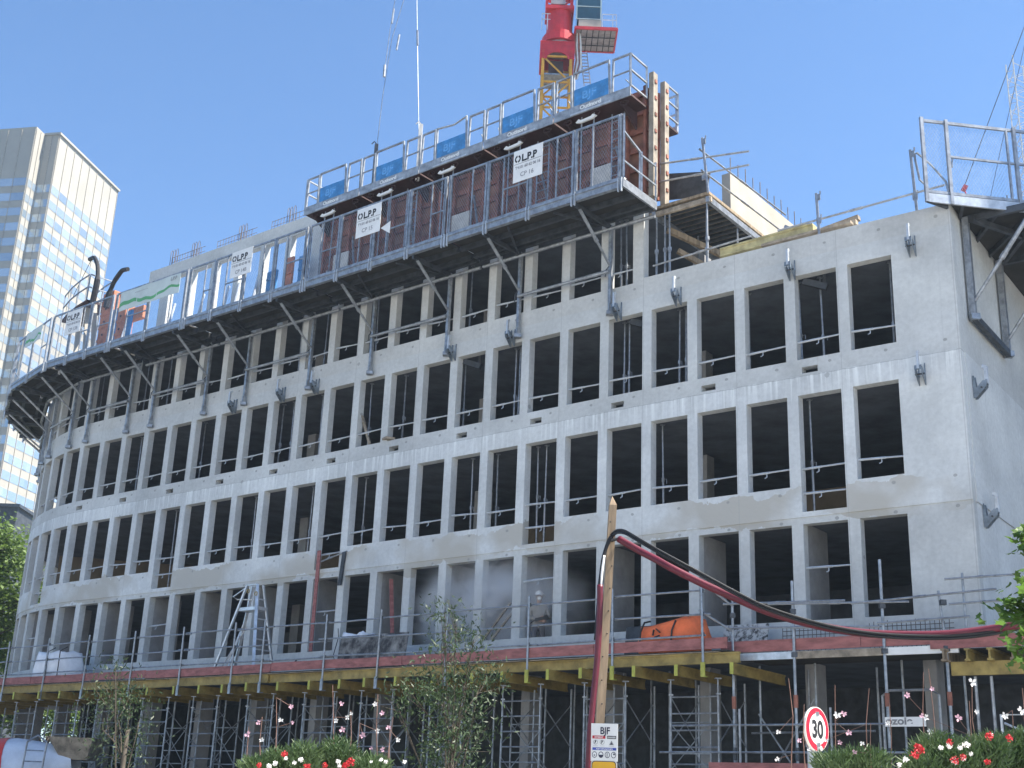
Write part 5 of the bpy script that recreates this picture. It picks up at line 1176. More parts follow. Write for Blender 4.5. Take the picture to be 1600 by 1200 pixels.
for fn, a0, a1, ncol, P in faces:
    z = ztop - BLANK - 2.0; k = 0
    while z > 8:
        mb = MB(); w_ = (a1 - a0) / ncol
        for c in range(ncol):
            x0 = a0 + w_ * c + w_ * .010; x1 = a0 + w_ * (c + 1) - w_ * .010; tl = rt.uniform(-.02, .02)
            if fn == 'left' and c == 0: x0 += 0
            h = 1.85 if fn != 'notch' else 1.7
            uvv = (rt.random(), rt.random()); mb.quad([P(x0, z, .05), P(x1, z, .05 + tl), P(x1, z + h, .05 + tl * 1.6), P(x0, z + h, .05 + rt.uniform(-.015, .02))], 0, [uvv] * 4)
            if rt.random() < .30 and fn == 'right':
                uvv = (rt.random(), rt.random()); mb.quad([P(x0 + .1, z + .1, .09), P(x0 + w_ * .5, z + .1, .09), P(x0 + w_ * .5, z + h - .1, .12), P(x0 + .1, z + h - .1, .12)], 0, [uvv] * 4)
        mb.build('window_band', M['glass'], t); z -= FH; k += 1
mb = MB()
for fn, a0, a1, ncol, P in faces:
    w_ = (a1 - a0) / ncol
    for c in range(ncol + 1):
        x = a0 + w_ * c; x = min(max(x, a0 + .12), a1 - .12)
        mb.hexa([P(x - .05, 5, .04), P(x + .05, 5, .04), P(x + .05, 5, .14), P(x - .05, 5, .14), P(x - .05, ztop - .2, .04), P(x + .05, ztop - .2, .04), P(x + .05, ztop - .2, .14), P(x - .05, ztop - .2, .14)])
mo = mb.build('panel_joint', mat('tower joints', (.33, .30, .25), .8), t); mo['kind'] = 'stuff'
mb = MB(); mb.hexa([p3(-.4, -.4, ztop), p3(-.4, LV, ztop), p3(LU + .3, LV, ztop), p3(LU + .3, -.4, ztop), p3(-.4, -.4, ztop + .5), p3(-.4, LV, ztop + .5), p3(LU + .3, LV, ztop + .5), p3(LU + .3, -.4, ztop + .5)]); mb.build('coping', M['tower_l'], t)
# low dark building behind the left trees
c = at(8, 792, 120); t = thing('dark_building', 'low dark grey flat roofed block in front of the tower at the far left', 'building', Vector((c.x, c.y, GZ)))
mb = MB(); mb.box((c.x - 8, c.y + 8, (GZ + c.z) / 2), (18.5, 16, c.z - GZ)); mb.build('wall', M['darkply'], t)
mb = MB(); mb.box((c.x - 8, c.y + 8, c.z + .15), (19, 16.5, .3)); mb.build('roof_edge', M['galv_dark'], t)

# ------------------------------------------------------------------ unseen block added to the right, sized to shade the side wall
nb = FP(-20.5, -6, 0); t = thing('added_shade_block', 'unseen beige block added right of the building site to shade its side wall', 'building', Vector((nb.x, nb.y, GZ)))
mb = MB(); HN = 34.0
def NB(s, n, z): return FP(s, n, z)
mb.hexa([NB(-25, -42, GZ), NB(-25, -6, GZ), NB(-12, -6, GZ), NB(-12, -42, GZ), NB(-25, -42, HN), NB(-25, -6, HN), NB(-12, -6, HN), NB(-12, -42, HN)]); mb.build('wall', M['cream'], t)
for k in range(8):
    z = 3.0 + k * 3.6; mb = MB()
    for i in range(10):
        n = -6.8 - i * 3.4; uvv = (rt.random(), rt.random()); mb.quad([NB(-11.97, n, z), NB(-11.97, n - 2.7, z), NB(-11.97, n - 2.7, z + 1.8), NB(-11.97, n, z + 1.8)], 0, [uvv] * 4)
    mb.build('window_band', M['glass'], t)

# unseen pale block added behind the viewer to bounce sunlight onto the facade
t = thing('added_bounce_block', 'unseen pale block added across the street to bounce sunlight onto the facade', 'building', Vector((-4, -30, GZ)))
ob0 = Vector((-4, -34, 0)); ou = RT(0); on_ = NN(0) * -1
def OB(u, n, z): return ob0 + ou * u + on_ * n + Vector((0, 0, z))
mb = MB(); mb.hexa([OB(-45, -14, GZ), OB(45, -14, GZ), OB(45, 0, GZ), OB(-45, 0, GZ), OB(-45, -14, 26), OB(45, -14, 26), OB(45, 0, 26), OB(-45, 0, 26)]); mb.build('wall', M['white'], t)
for k in range(7):
    z = 2.6 + k * 3.4; mb = MB()
    for i in range(26):
        u = -43.5 + i * 3.4; uvv = (rt.random(), rt.random()); mb.quad([OB(u, .03, z), OB(u + 1.5, .03, z), OB(u + 1.5, .03, z + 1.9), OB(u, .03, z + 1.9)], 0, [uvv] * 4)
    mb.build('window_band', M['glass'], t)

# ------------------------------------------------------------------ main tower crane
CY = 75.0
def cr(px, py): p = at(px, py, CY); return p.x, p.z
def cp3(px, py, dy=0.0): p = at(px, py, CY); return Vector((p.x, CY + dy, p.z))
t = thing('tower_crane', 'red and yellow tower crane with a glazed cab rising behind the building', 'crane', Vector((cr(870, 200)[0], CY, GZ)))
xl, z95 = cr(848, 95); xr, _ = cr(891, 95); xm = (xl + xr) / 2; hw = (xr - xl) / 2
# yellow mast
for k, (sx_, sy_) in enumerate(((-1, -1), (1, -1), (1, 1), (-1, 1))):
    mb = MB(); mb.bar((xm + sx_ * hw, CY + sy_ * hw, GZ), (xm + sx_ * hw, CY + sy_ * hw, z95 + .2), .20, .20, up=(0, 1, 0)); mb.build('mast_chord', M['craneyellow'], t)
zz = z95 - .25; k = 0
mb = MB()
while zz > 12:
    for (ax, ay, bx, by) in ((-1, -1, 1, -1), (1, -1, 1, 1), (1, 1, -1, 1), (-1, 1, -1, -1)):
        mb.bar((xm + ax * hw, CY + ay * hw, zz), (xm + bx * hw, CY + by * hw, zz), .12, .12)
        q = (ax, ay, bx, by) if k % 2 == 0 else (bx, by, ax, ay)
        mb.bar((xm + q[0] * hw, CY + q[1] * hw, zz), (xm + q[2] * hw, CY + q[3] * hw, zz - 2.0), .10, .10)
    zz -= 2.0; k += 1
mb.build('mast_lattice', M['craneyellow'], t)
mb = MB()
for d in (-.25, .25): mb.bar((xm + d, CY, 20), (xm + d, CY, z95), .07, .07, up=(0, 1, 0))
for k in range(60): mb.bar((xm - .25, CY, 22 + k * .4), (xm + .25, CY, 22 + k * .4), .04, .04)
mb.build('ladder', M['galv'], t)
# red slewing head
x0, z0 = cr(843, 96); x1, z1 = cr(897, 79)
mb = MB(); cx_ = (x0 + x1) / 2; W2 = (x1 - x0) / 2
for sy_ in (-1, 1):
    y = CY + sy_ * (hw + .1); pts = [Vector((cx_ - W2, y, z0 - .4)), Vector((cx_ - W2 + .45, y, z0 - .4))]
    for q in range(9): a = pi - pi * q / 8; pts.append(Vector((cx_ + cos(a) * (W2 - .45), y, z0 - .4 + sin(a) * .55)))
    pts += [Vector((cx_ + W2, y, z0 - .4)), Vector((cx_ + W2, y, z1)), Vector((cx_ - W2, y, z1))]
    mb.prism(pts[:2] + pts[2:], (0, -.12 * sy_, 0))
for sx_ in (-1, 1): mb.box((cx_ + sx_ * (W2 - .06), CY, (z0 + z1) / 2 - .2), (.12, 2 * hw, z1 - z0 + .35))
mb.box((cx_, CY, z1 - .05), (2 * W2, 2 * hw + .25, .10)); mb.build('mast_collar', M['redpaint'], t)
def ring(px0, px1, py0, py1, m, name, n=24):
    a, zb = cr(px0, py1); b, zt = cr(px1, py0); mb = MB(); c_ = (a + b) / 2; r = (b - a) / 2
    mb.tube([(c_, CY, zb), (c_, CY, zt)], r, n); return mb.build(name, m, t)
ring(846, 901, 65, 73, M['redpaint'], 'slewing_platform'); ring(852, 896, 73, 80, M['cranegrey'], 'slewing_ring'); ring(853, 895, 25, 64, M['redpaint'], 'slewing_drum'); ring(850, 899, 60, 64, M['redpaint'], 'drum_flange')
a, zt = cr(852, 20); b, zb = cr(896, 27); mb = MB(); mb.box(((a + b) / 2, CY, (zt + zb) / 2), (b - a, b - a, zt - zb)); mb.build('head_block', M['redpaint'], t)
mb = MB()                                    # lattice head above, continuing out of the frame
xs = [cr(854, 18)[0], cr(893, 18)[0]]; zb = cr(870, 22)[1]
for ix in xs:
    for sy_ in (-.8, .8): mb.bar((ix, CY + sy_, zb), (ix, CY + sy_, zb + 5.0), .16, .16, up=(0, 1, 0))
for k in range(6):
    z = zb + k * .85
    for sy_ in (-.8, .8): mb.bar((xs[0], CY + sy_, z), (xs[1], CY + sy_, z + .8), .09, .09); mb.bar((xs[0], CY + sy_, z + .8), (xs[1], CY + sy_, z), .09, .09); mb.bar((xs[0], CY + sy_, z + .82), (xs[1], CY + sy_, z + .82), .09, .09)
mb.build('head_lattice', M['redpaint'], t)
mb = MB(); mb.box(((xs[0] + xs[1]) / 2 - .1, CY - .85, zb + .5), (1.0, .25, .7)); mb.build('winch_box', M['cranegrey'], t)
# cab
x0, zt = cr(901, -12); x1, zb = cr(937, 43); yb = CY - .9
mb = MB(); mb.hexa([(x0 + .05, yb, zb), (x1 - .05, yb, zb), (x1 - .05, yb + 1.9, zb), (x0 + .05, yb + 1.9, zb), (x0 - .02, yb - .15, zt), (x1 + .02, yb - .15, zt), (x1 + .02, yb + 1.9, zt), (x0 - .02, yb + 1.9, zt)])
M['cabglass'] = mat('cab glass', (.035, .10, .125), .06, .3, .3, .5, 0, .8); M['cabframe'] = mat('cab frame', (.42, .52, .52), .4, 0, .1, 2)
co = mb.build('cab', M['cabglass'], t)
mb = MB()
for x in (x0, x1): mb.bar((x, yb - .04, zb), (x, yb - .18, zt), .09, .09, up=(1, 0, 0))
for f in (0, .35, .62, 1): mb.bar((x0, yb - .03 - .14 * f, zb + (zt - zb) * f), (x1, yb - .03 - .14 * f, zb + (zt - zb) * f), .07, .05)
mb.bar((x1 + .02, yb + 1.9, zb), (x1 + .02, yb + 1.9, zt), .12, .12, up=(1, 0, 0)); mb.build('cab_frame', M['cabframe'], co)
mb = MB(); mb.box(((x0 + x1) / 2 - .1, yb + .7, zb + .75), (.55, .5, .9)); mb.build('seat', M['black'], co)
xa, za = cr(903, 43); xb, zc = cr(938, 60); mb = MB(); mb.box(((xa + xb) / 2, yb + .9, (za + zc) / 2), (xb - xa, 1.9, za - zc)); bo = mb.build('cab_base', M['cream'], t)
mb = MB(); mb.box((cr(927, 56)[0], yb - .055, cr(927, 56)[1]), (.45, .03, .14)); mb.build('vent', M['black'], bo)
# cab platform with a grid floor
xa, za = cr(897, 63); xb, zc = cr(961, 86); mb = MB(); n_ = 7
fr = [Vector((xa, CY - 1.5, za)), Vector((xb, CY - 1.5, za)), Vector((xb, CY + 1.2, za)), Vector((xa, CY + 1.2, za))]
for k in range(4): mb.bar(fr[k], fr[(k + 1) % 4], .12, .22)
mb.build('cab_platform', M['redpaint'], t)
mb = MB(); mb.box(((xa + xb) / 2, CY - .15, za - .03), (xb - xa - .12, 2.58, .04)); mb.build('grid_floor', M['cranegrey'], t)
mb = MB()
for k in range(1, 7): x = xa + (xb - xa) * k / 7; mb.bar((x, CY - 1.45, za - .08), (x, CY + 1.15, za - .08), .05, .05)
for y in (-.6, .35): mb.bar((xa + .06, CY + y, za - .13), (xb - .06, CY + y, za - .13), .05, .05)
mb.build('floor_bearer', M['black'], t)
f = MB(); xq, zq = cr(939, 41)
for x in (xq, (xq + xb) / 2 + .2, xb - .05): f.bar((x, CY - 1.4, za), (x, CY - 1.4, zq), .05, .05, up=(1, 0, 0))
for z in (zq, zq - .45): f.bar((xq, CY - 1.4, z), (xb - .05, CY - 1.4, z), .045, .045)
xq, _ = cr(846, 42); xe, ze = cr(854, 62)
for x in (xq, xe): f.bar((x, CY - 1.2, ze), (x, CY - 1.2, zq), .05, .05, up=(1, 0, 0))
for z in (zq, zq - .45): f.bar((xq, CY - 1.2, z), (xe + .2, CY - 1.2, z), .045, .045)
f.build('guard_rail', M['galv_light'], t)
# side ladder with hoops and hanging cables right of the collar
f = MB()
for px in (906, 916): f.bar(cp3(px, 88, -.5), cp3(px + 6, 140, -.5), .06, .06)
for k in range(10): f.bar(cp3(906 + .6 * k, 90 + 5 * k, -.5), cp3(916 + .6 * k, 90 + 5 * k, -.5), .05, .05)
f.build('side_ladder', M['cranegrey'], t)
for k in range(4):
    mb = MB(); mb.tube([cp3(899 + k * 2, 60, -.9), cp3(897 + k * 3, 85, -1.0), cp3(899 + k * 2.5, 105 + 3 * k, -.9), cp3(894 + k * 2, 135, -.9)], .06, 5); mb.build('power_cable', M['offwhite'] if k % 2 else M['rust'], t)
mb = MB(); a, z = cr(868, 112); mb.box((a, CY - .2, z), (1.0, .8, .9)); mb.build('collar_box', M['rust_dark'], t)
mb = MB(); mb.box((xm, CY, cr(870, 127)[1]), (2 * hw - .1, 2 * hw - .1, .12)); mb.build('mast_landing', M['galv'], t)

# lifting chains
def sling(pts, lab, s):
    mb = MB(); P = [at(px, py, Y) for px, py, Y in pts]; mb.tube(P, .012, 5)
    mid = P[0].lerp(P[-1], .30); mb.tube([mid, mid + (P[-1] - P[0]).normalized() * .6], .035, 6); mb.tube([P[-1] + Vector((0, 0, .45)), P[-1]], .05, 6)
    o = mb.build('lifting_chain', M['galv'], None, base=P[-1]); tag(o, lab, 'chain', 'crane chains over the formwork')
Yf = FP(15.5, 0, 0).y
sling([(640, -30, Yf), (612, 62, Yf), (598, 150, Yf), (585, 262, Yf)], 'thin crane chain slanting down to the left part of the formwork', 0)
sling([(622, -30, Yf + .4), (609, 50, Yf + .4), (600, 120, Yf + .2)], 'short thin chain beside the slanting left crane chain', 0)
sling([(651, -30, Yf), (652, 60, Yf), (655, 240, Yf - .3)], 'thin crane chain hanging straight above the middle of the formwork', 0)
for px, py, s, lab in ((585, 268, 15.7, 'left'), (655, 238, 13.5, 'right')):
    p = at(px, py, FP(s, .2, 0).y); mb = MB(); mb.bar(p + Vector((0, 0, 1.0)), p + Vector((0, 0, -1.0)), .12, .06, up=(0, 1, 0)); mb.tube([p + Vector((0, 0, 1.0)), p + Vector((-.08, 0, 1.1)), p + Vector((-.16, 0, 1.0))], .02, 5)
    o = mb.build('lifting_lug', M['galv_dark'] if lab == 'left' else M['offwhite'], None, base=p); tag(o, f'lifting bar under the crane chain at the top of the formwork, {lab} one', 'lifting bar')

# second crane at the right edge
t = thing('lattice_crane', 'pale lattice crane mast at the right edge of the picture behind the corner platform', 'crane', at(1600, 320, 95).xy.to_3d() + Vector((0, 0, GZ)))
xq = at(1601, 200, 95).x; hw2 = .75; mb = MB()
ztp = at(1600, 95, 95).z
for a, b in ((-1, -1), (1, -1), (1, 1), (-1, 1)): mb.bar((xq + a * hw2, 95 + b * hw2, GZ), (xq + a * hw2, 95 + b * hw2, ztp), .08, .08, up=(0, 1, 0))
mb.build('mast_chord', M['offwhite'], t); mb = MB(); z = 15; k = 0
while z < ztp - .8:
    for a, b, c_, d in ((-1, -1, 1, -1), (1, -1, 1, 1), (1, 1, -1, 1), (-1, 1, -1, -1)):
        q = (a, b, c_, d) if k % 2 else (c_, d, a, b); mb.bar((xq + q[0] * hw2, 95 + q[1] * hw2, z), (xq + q[2] * hw2, 95 + q[3] * hw2, z + .8), .04, .04)
    z += .8; k += 1
mb.build('mast_lattice', M['offwhite'], t)
mb = MB(); mb.tube([at(1640, -60, 55), at(1600, 43, 55), at(1508, 288, 55)], .022, 5)
o = mb.build('hoist_rope', M['galv_dark'], None, base=at(1508, 288, 55)); tag(o, 'thin dark crane rope running down to a small red hook block at the right', 'rope')
mb = MB(); p = at(1507, 294, 55); mb.box(p, (.22, .18, .30), 0, Matrix.Rotation(.5, 3, 'Y')); mb.tube([p + Vector((0, 0, -.15)), p + Vector((.05, 0, -.28)), p + Vector((-.03, 0, -.32))], .03, 5)
o = mb.build('hook_block', M['signred'], None, base=p); tag(o, 'small red hook block seen through the mesh of the corner platform', 'hook block')
mb = MB(); mb.tube([at(1612, 20, 58), at(1596, 92, 58), at(1566, 222, 58), at(1545, 320, 58)], .016, 5); o = mb.build('hoist_rope', M['galv_dark'], None, base=at(1545, 320, 58)); tag(o, 'second, fainter crane rope near the right edge beside the lattice mast', 'rope')

# ------------------------------------------------------------------ pole, conduits and signs on the street
PY = 20.0
t = thing('utility_pole', 'square wooden post with a pointed top carrying cables in front of the scaffold', 'pole', at(935, 1180, PY).xy.to_3d() + Vector((0, 0, GZ)))
pt = at(957.5, 790, PY); pb = at(936, 1145, PY); d = (pb - pt); bot = pt + d * ((pt.z - GZ) / (pt.z - pb.z)); mb = MB()
n = 12; hwp = .066; ang = radians(3); ax = Vector((cos(ang), sin(ang), 0)) * hwp; ay = Vector((-sin(ang), cos(ang), 0)) * hwp
rng = random.Random(4); prev = None
for k in range(n + 1):
    c_ = bot.lerp(pt, k / n); w_ = 1.06 - .14 * k / n + rng.uniform(-.02, .02); r4 = [c_ - ax * w_ - ay * w_, c_ + ax * w_ - ay * w_, c_ + ax * w_ + ay * w_, c_ - ax * w_ + ay * w_]
    if prev:
        for i in range(4): mb.quad([prev[i], prev[(i + 1) % 4], r4[(i + 1) % 4], r4[i]])
    prev = r4
tip = pt + Vector((-.01, 0, .16))
for i in range(4): mb.quad([prev[i], prev[(i + 1) % 4], tip])
po = mb.build('post', M['postwood'], t)
for k in range(9):
    mb = MB(); c_ = pt.lerp(pb, .08 + .1 * k); mb.ball(c_ - ay * 1.0 + ax * rng.uniform(-.6, .6), (.012, .012, .012), 6, 4); mb.build('nail_head', M['black'], t)
def cable(pts, r, m, name, lab, grp=None):
    P = []; n = len(pts)
    for i in range(n - 1):                    # catmull-rom
        p0, p1, p2, p3_ = pts[max(i - 1, 0)], pts[i], pts[i + 1], pts[min(i + 2, n - 1)]
        for k in range(6):
            u = k / 6; P.append(.5 * ((2 * p1) + (p2 - p0) * u + (2 * p0 - 5 * p1 + 4 * p2 - p3_) * u * u + (3 * p1 - p0 - 3 * p2 + p3_) * u ** 3))
    P.append(pts[-1]); mb = MB(); mb.tube(P, r, 8); o = mb.build(name, m, None, base=pts[0], smooth=True); tag(o, lab, 'cable' if 'cable' in name else 'conduit', grp); return o
pxy = lambda L, Y0, Y1: [at(x, y, Y0 + (Y1 - Y0) * i / (len(L) - 1)) for i, (x, y) in enumerate(L)]
cable(pxy([(967, 842), (1000, 861), (1025, 874), (1050, 888), (1100, 913), (1150, 935), (1200, 956), (1270, 976), (1340, 988), (1410, 992), (1480, 991), (1550, 983), (1590, 976), (1650, 960)], PY - .1, 17), .058, M['conduit'], 'conduit', 'dark red conduit sagging from the wooden post to the right edge')
cable(pxy([(955, 845), (966, 842), (975, 846)], PY - .12, PY - .12), .025, M['black'], 'conduit', 'short dark stub where the red conduit meets the wooden post')
for k, o_ in enumerate((0, 4)):
    cable(pxy([(955, 836 + o_), (963, 829 + o_), (975, 829 + o_), (990, 837 + o_), (1012, 850 + o_), (1050, 871 + o_), (1100, 898 + o_), (1150, 925 + o_), (1200, 949 + o_), (1280, 974 + o_), (1360, 989 + o_), (1450, 994 + o_), (1520, 991 + o_), (1590, 979 + o_), (1650, 963 + o_)], PY - .05, 17.1), .022, M['cable'], 'cable', f'black cable running from the wooden post above the red conduit, {("upper", "lower")[k]} one', 'black cables')
    cable(pxy([(957, 836 + o_), (950, 846 + o_), (942, 872 + o_), (938 + k * 3, 900), (936 + k * 4, 920), (930 + k * 4, 1000)], PY - .12, PY - .2), .024, M['cable'], 'cable', f'black cable looping down the left of the wooden post into the red conduit, {("left", "right")[k]} one', 'black cables')
cable(pxy([(944, 868), (940.5, 895), (939.5, 918)], PY - .16, PY - .2), .02, M['white'], 'cable', 'short white cable end on the left of the wooden post')
cable(pxy([(937.5, 914), (937, 960), (933, 1030), (926, 1100), (921, 1160), (918, 1230), (916, 1300)], PY - .25, PY - .35), .050, M['conduit'], 'conduit', 'dark red conduit running down the left side of the wooden post')

def sign_frame(px, py, Y, w_px, h_px, yaw):
    c = at(px, py, Y); dist = (c - Vector((0, 0, CZ))).dot(_Fw); k = dist / F_; x = Vector((cos(yaw), sin(yaw), 0)); return c, x, w_px * k / cos(yaw), h_px * k / .96, k
c, x, w_, h_, k = sign_frame(944.5, 1160, PY - .45, 41, 54.5, radians(-12)); nn = x.cross(Vector((0, 0, 1)))
t = thing('safety_sign', 'white site safety sign with pictograms fixed to the wooden post', 'sign', c)
# (u, v) in unit board coordinates, v downwards
S = lambda u, v, d=0.0: c + x * ((u - .5) * w_) + Vector((0, 0, (.5 - v) * h_)) + nn * d
def plate(t, u0, v0, u1, v1, d0, d1, m, name):
    mb = MB(); mb.hexa([S(u0, v1, d0), S(u1, v1, d0), S(u1, v1, d1), S(u0, v1, d1), S(u0, v0, d0), S(u1, v0, d0), S(u1, v0, d1), S(u0, v0, d1)]); return mb.build(name, m, t)
def disc(t, u, v, r, d, m, name, seg=20, r2=None):
    mb = MB(); pts = [S(u, v, d) + x * (cos(2 * pi * q / seg) * r) + Vector((0, 0, sin(2 * pi * q / seg) * (r2 or r))) for q in range(seg)]; mb.prism(pts, nn * .002); return mb.build(name, m, t)
plate(t, 0, 0, 1, 1, 0, .02, M['white'], 'board')
text('BJF', h_ * .26, M['ink'], t, S(.52, .28, .024), x, align='CENTER', bold=.004, sxx=.82)
rb = plate(t, .05, .325, .54, .405, .021, .023, M['signred'], 'red_band'); text('INTERDIT', h_ * .055, M['white'], rb, S(.295, .385, .0245), x, align='CENTER', bold=.001)
gb = plate(t, .60, .325, .94, .405, .021, .023, M['black'], 'dark_band'); text('DANGER', h_ * .055, M['white'], gb, S(.77, .385, .0245), x, align='CENTER', bold=.001)
bb = plate(t, .06, .64, .95, .71, .021, .023, M['signblue'], 'blue_band'); text('PORT OBLIGATOIRE', h_ * .05, M['white'], bb, S(.505, .695, .0245), x, align='CENTER', bold=.001)
for u in (.17, .42):
    r = h_ * .062; do = disc(t, u, .50, r, .021, M['greyink'], 'prohibition_disc'); disc(do, u, .50, r * .82, .0235, M['white'], 'disc_face'); mb = MB(); mb.ball(S(u, .475, .027), (.012, .004, .012), 6, 5); mb.bar(S(u, .49, .027), S(u - .03, .535, .027), .012, .004, up=nn); mb.build('pictogram', M['black'], do)
    plate(t, u - .09, .595, u + .09, .602, .021, .022, M['greyink'], 'caption_line')
mb = MB(); mb.prism([S(.68, .57, .021), S(.86, .57, .021), S(.77, .45, .021)], nn * .002); tr = mb.build('warning_triangle', M['greyink'], t); mb = MB(); mb.prism([S(.725, .555, .024), S(.815, .555, .024), S(.77, .50, .024)], nn * .002); mb.build('pictogram', M['ink'], tr)
plate(t, .67, .595, .87, .602, .021, .022, M['greyink'], 'caption_line')
for q, u in enumerate((.14, .38, .62, .85)):
    r = h_ * .075; do = disc(t, u, .83, r * .92, .021, M['ink'], 'mandatory_disc', r2=r * 1.12); 
    if q != 1: disc(do, u, .83, r * .70, .0235, M['white'], 'disc_face', r2=r * .88)
    else: mb = MB(); mb.prism([S(u, .83, .0235) + x * (cos(pi * a / 10) * r * .7) + Vector((0, 0, sin(pi * a / 10) * r * .85)) for a in range(11)], nn * .002); mb.build('disc_face', M['white'], do)
    if q in (0, 3): disc(do, u + (.02 if q == 3 else 0), .845 if q == 0 else .81, r * .35, .026, M['ink'] if q == 3 else M['greyink'], 'pictogram')
    if q == 2: plate(do, u - .025, .78, u + .01, .88, .026, .028, M['greyink'], 'pictogram')
c, x, w_, h_, k = sign_frame(943.5, 1213, PY - .45, 40, 46, radians(-12)); nn = x.cross(Vector((0, 0, 1)))
t = thing('entrance_sign', 'yellow sign with rounded corners and a dark border below the white safety sign', 'sign', c)
def rounded(t, inset, d, th, m, name):
    mb = MB(); pts = []; r = .10 * h_
    for cx_, cz_, a0 in ((1, 1, 0), (-1, 1, 90), (-1, -1, 180), (1, -1, 270)):
        for q in range(5): a = radians(a0 + 90 * q / 4); pts.append(c + x * (cx_ * (w_ / 2 - r - inset) + cos(a) * r) + Vector((0, 0, cz_ * (h_ / 2 - r - inset) + sin(a) * r)) + nn * d)
    mb.prism(pts, nn * th); return mb.build(name, m, t)
rounded(t, 0, 0, .02, M['offwhite'], 'board'); rounded(t, .012, .0205, .002, M['black'], 'border'); rounded(t, .022, .023, .002, M['signyellow'], 'yellow_face')
text('ENTRÉE', h_ * .26, M['black'], t, S(.5, .52, .028), x, align='CENTER', bold=.003, sxx=.95)
text('CHANTIER', h_ * .20, M['black'], t, S(.5, .80, .028), x, align='CENTER', bold=.002, sxx=.9)
# 30 speed limit
SY = 13.0; yaw = radians(45); c, x, w_, h_, k = sign_frame(1273.5, 1139.5, SY, 32, 65, yaw); nn = x.cross(Vector((0, 0, 1))); R = h_ / 2 * 1.0
t = thing('speed_sign', 'round red bordered speed limit sign reading 30 on a grey post', 'traffic sign', Vector((c.x, c.y, 0)))
tilt = (x * .0 + Vector((0, 0, 1)))
def dsc(r, d, th, m, name):
    mb = MB(); mb.prism([c + x * (cos(2 * pi * q / 40) * r) + Vector((0, 0, sin(2 * pi * q / 40) * r)) + nn * d for q in range(40)], nn * th); return mb.build(name, m, t)
dsc(R, 0, .025, M['offwhite'], 'back_plate'); dsc(R * .96, .0255, .002, M['signred'], 'red_ring'); fo = dsc(R * .70, .0285, .002, M['white'], 'white_face')
text('30', R * 1.06, M['black'], fo, c - x * R * .02 + Vector((0, 0, -R * .36)) + nn * .032, x, align='CENTER', bold=.010, sxx=.92)
mb = MB(); mb.ball(c + Vector((0, 0, -R * .84)) + nn * .029, (.045, .01, .03), 8, 5); mb.build('sticker', M['white'], t)
mb = MB(); pp = c - nn * .06; mb.tube([(pp.x, pp.y, 0), (pp.x, pp.y, c.z + R * .8)], .035, 10); mb.build('post', M['galv'], t)
for dz in (-.15, .15):
    mb = MB(); mb.box(pp + nn * .03 + Vector((0, 0, dz)), (.12, .12, .04)); mb.build('clamp', M['galv'], t)

# ------------------------------------------------------------------ concrete mixer lorry, lower left
TYY = 41.0; tr_ = at(60, 1165, TYY); t = thing('mixer_truck', 'white and red concrete mixer lorry parked by the scaffold at the lower left', 'lorry', Vector((tr_.x, TYY, GZ)))
ax0 = Vector((tr_.x - 3.4, TYY, 1.55)); ax1 = Vector((tr_.x + 1.25, TYY, 2.55)); axd = (ax1 - ax0); L_ = axd.length; axd.normalize(); xx = Vector((0, 1, 0)); zz_ = xx.cross(axd).normalized() * -1
prof = [(0, .45), (.05, .75), (.2, 1.02), (.38, 1.16), (.5, 1.16), (.62, 1.10), (.8, .82), (.93, .58), (1, .48)]
def drum(f0, f1, m, name, off=0):
    mb = MB(); rings = []; N_ = 14
    def rad(f):
        for (a, ra), (b, rb) in zip(prof, prof[1:]):
            if a <= f <= b: return ra + (rb - ra) * (f - a) / (b - a)
        return prof[-1][1]
    for i in range(N_ + 1):
        f = f0 + (f1 - f0) * i / N_; p = ax0 + axd * (L_ * f); r = rad(f) + off; rings.append([p + xx * cos(2 * pi * q / 28) * r + zz_ * sin(2 * pi * q / 28) * r for q in range(28)])
    for i in range(N_):
        for q in range(28): mb.quad([rings[i][q], rings[i][(q + 1) % 28], rings[i + 1][(q + 1) % 28], rings[i + 1][q]])
    return mb.build(name, m, t, smooth=True)
M['lorryred'] = mat('lorry red', (.60, .05, .035), .35, 0, .15, 2); M['lorrywhite'] = mat('lorry white', (.62, .66, .72), .35, 0, .12, 2)
do = drum(0, 1, M['lorrywhite'], 'drum'); drum(.0, .60, M['lorryred'], 'red_stripe', .012)
mb = MB(); b = ax1; mb.hexa([b + Vector(q) for q in ((-.35, -.45, .1), (.45, -.45, .1), (.45, .45, .1), (-.35, .45, .1), (-.75, -.75, .75), (.65, -.75, .75), (.65, .75, .75), (-.75, .75, .75))]); mb.build('hopper', M['plank'], t)
mb = MB(); mb.bar(b + Vector((.1, 0, -.5)), b + Vector((1.5, -.3, -1.3)), .5, .12); mb.build('chute', M['galv'], t)
f = MB()
for d in (-.3, .3): f.tube([b + Vector((-.9 + d, -1.15, .55)), b + Vector((-1.0 + d, -1.2, -2.4))], .03, 6)
for k in range(8): f.tube([b + Vector((-1.22, -1.18, .3 - k * .32)), b + Vector((-.66, -1.18, .3 - k * .32))], .02, 5)
f.tube([b + Vector((-1.2, -1.15, .55)), b + Vector((-.9, -1.15, .75)), b + Vector((-.6, -1.15, .55))], .03, 6); f.build('ladder', M['galv'], t)
mb = MB(); mb.box((tr_.x - 3.0, TYY, .55), (8.0, .9, .3)); mb.box((tr_.x + .9, TYY, 1.15), (.3, 1.2, 1.3)); mb.build('chassis', M['black'], t)
mb = MB(); c_ = Vector((tr_.x - 6.4, TYY, 1.5)); mb.hexa([c_ + Vector(q) for q in ((-1.0, -1.2, -1.2), (.9, -1.2, -1.2), (.9, 1.2, -1.2), (-1.0, 1.2, -1.2), (-.8, -1.15, 1.35), (.9, -1.15, 1.35), (.9, 1.15, 1.35), (-.8, 1.15, 1.35))]); co = mb.build('cab', M['lorrywhite'], t)
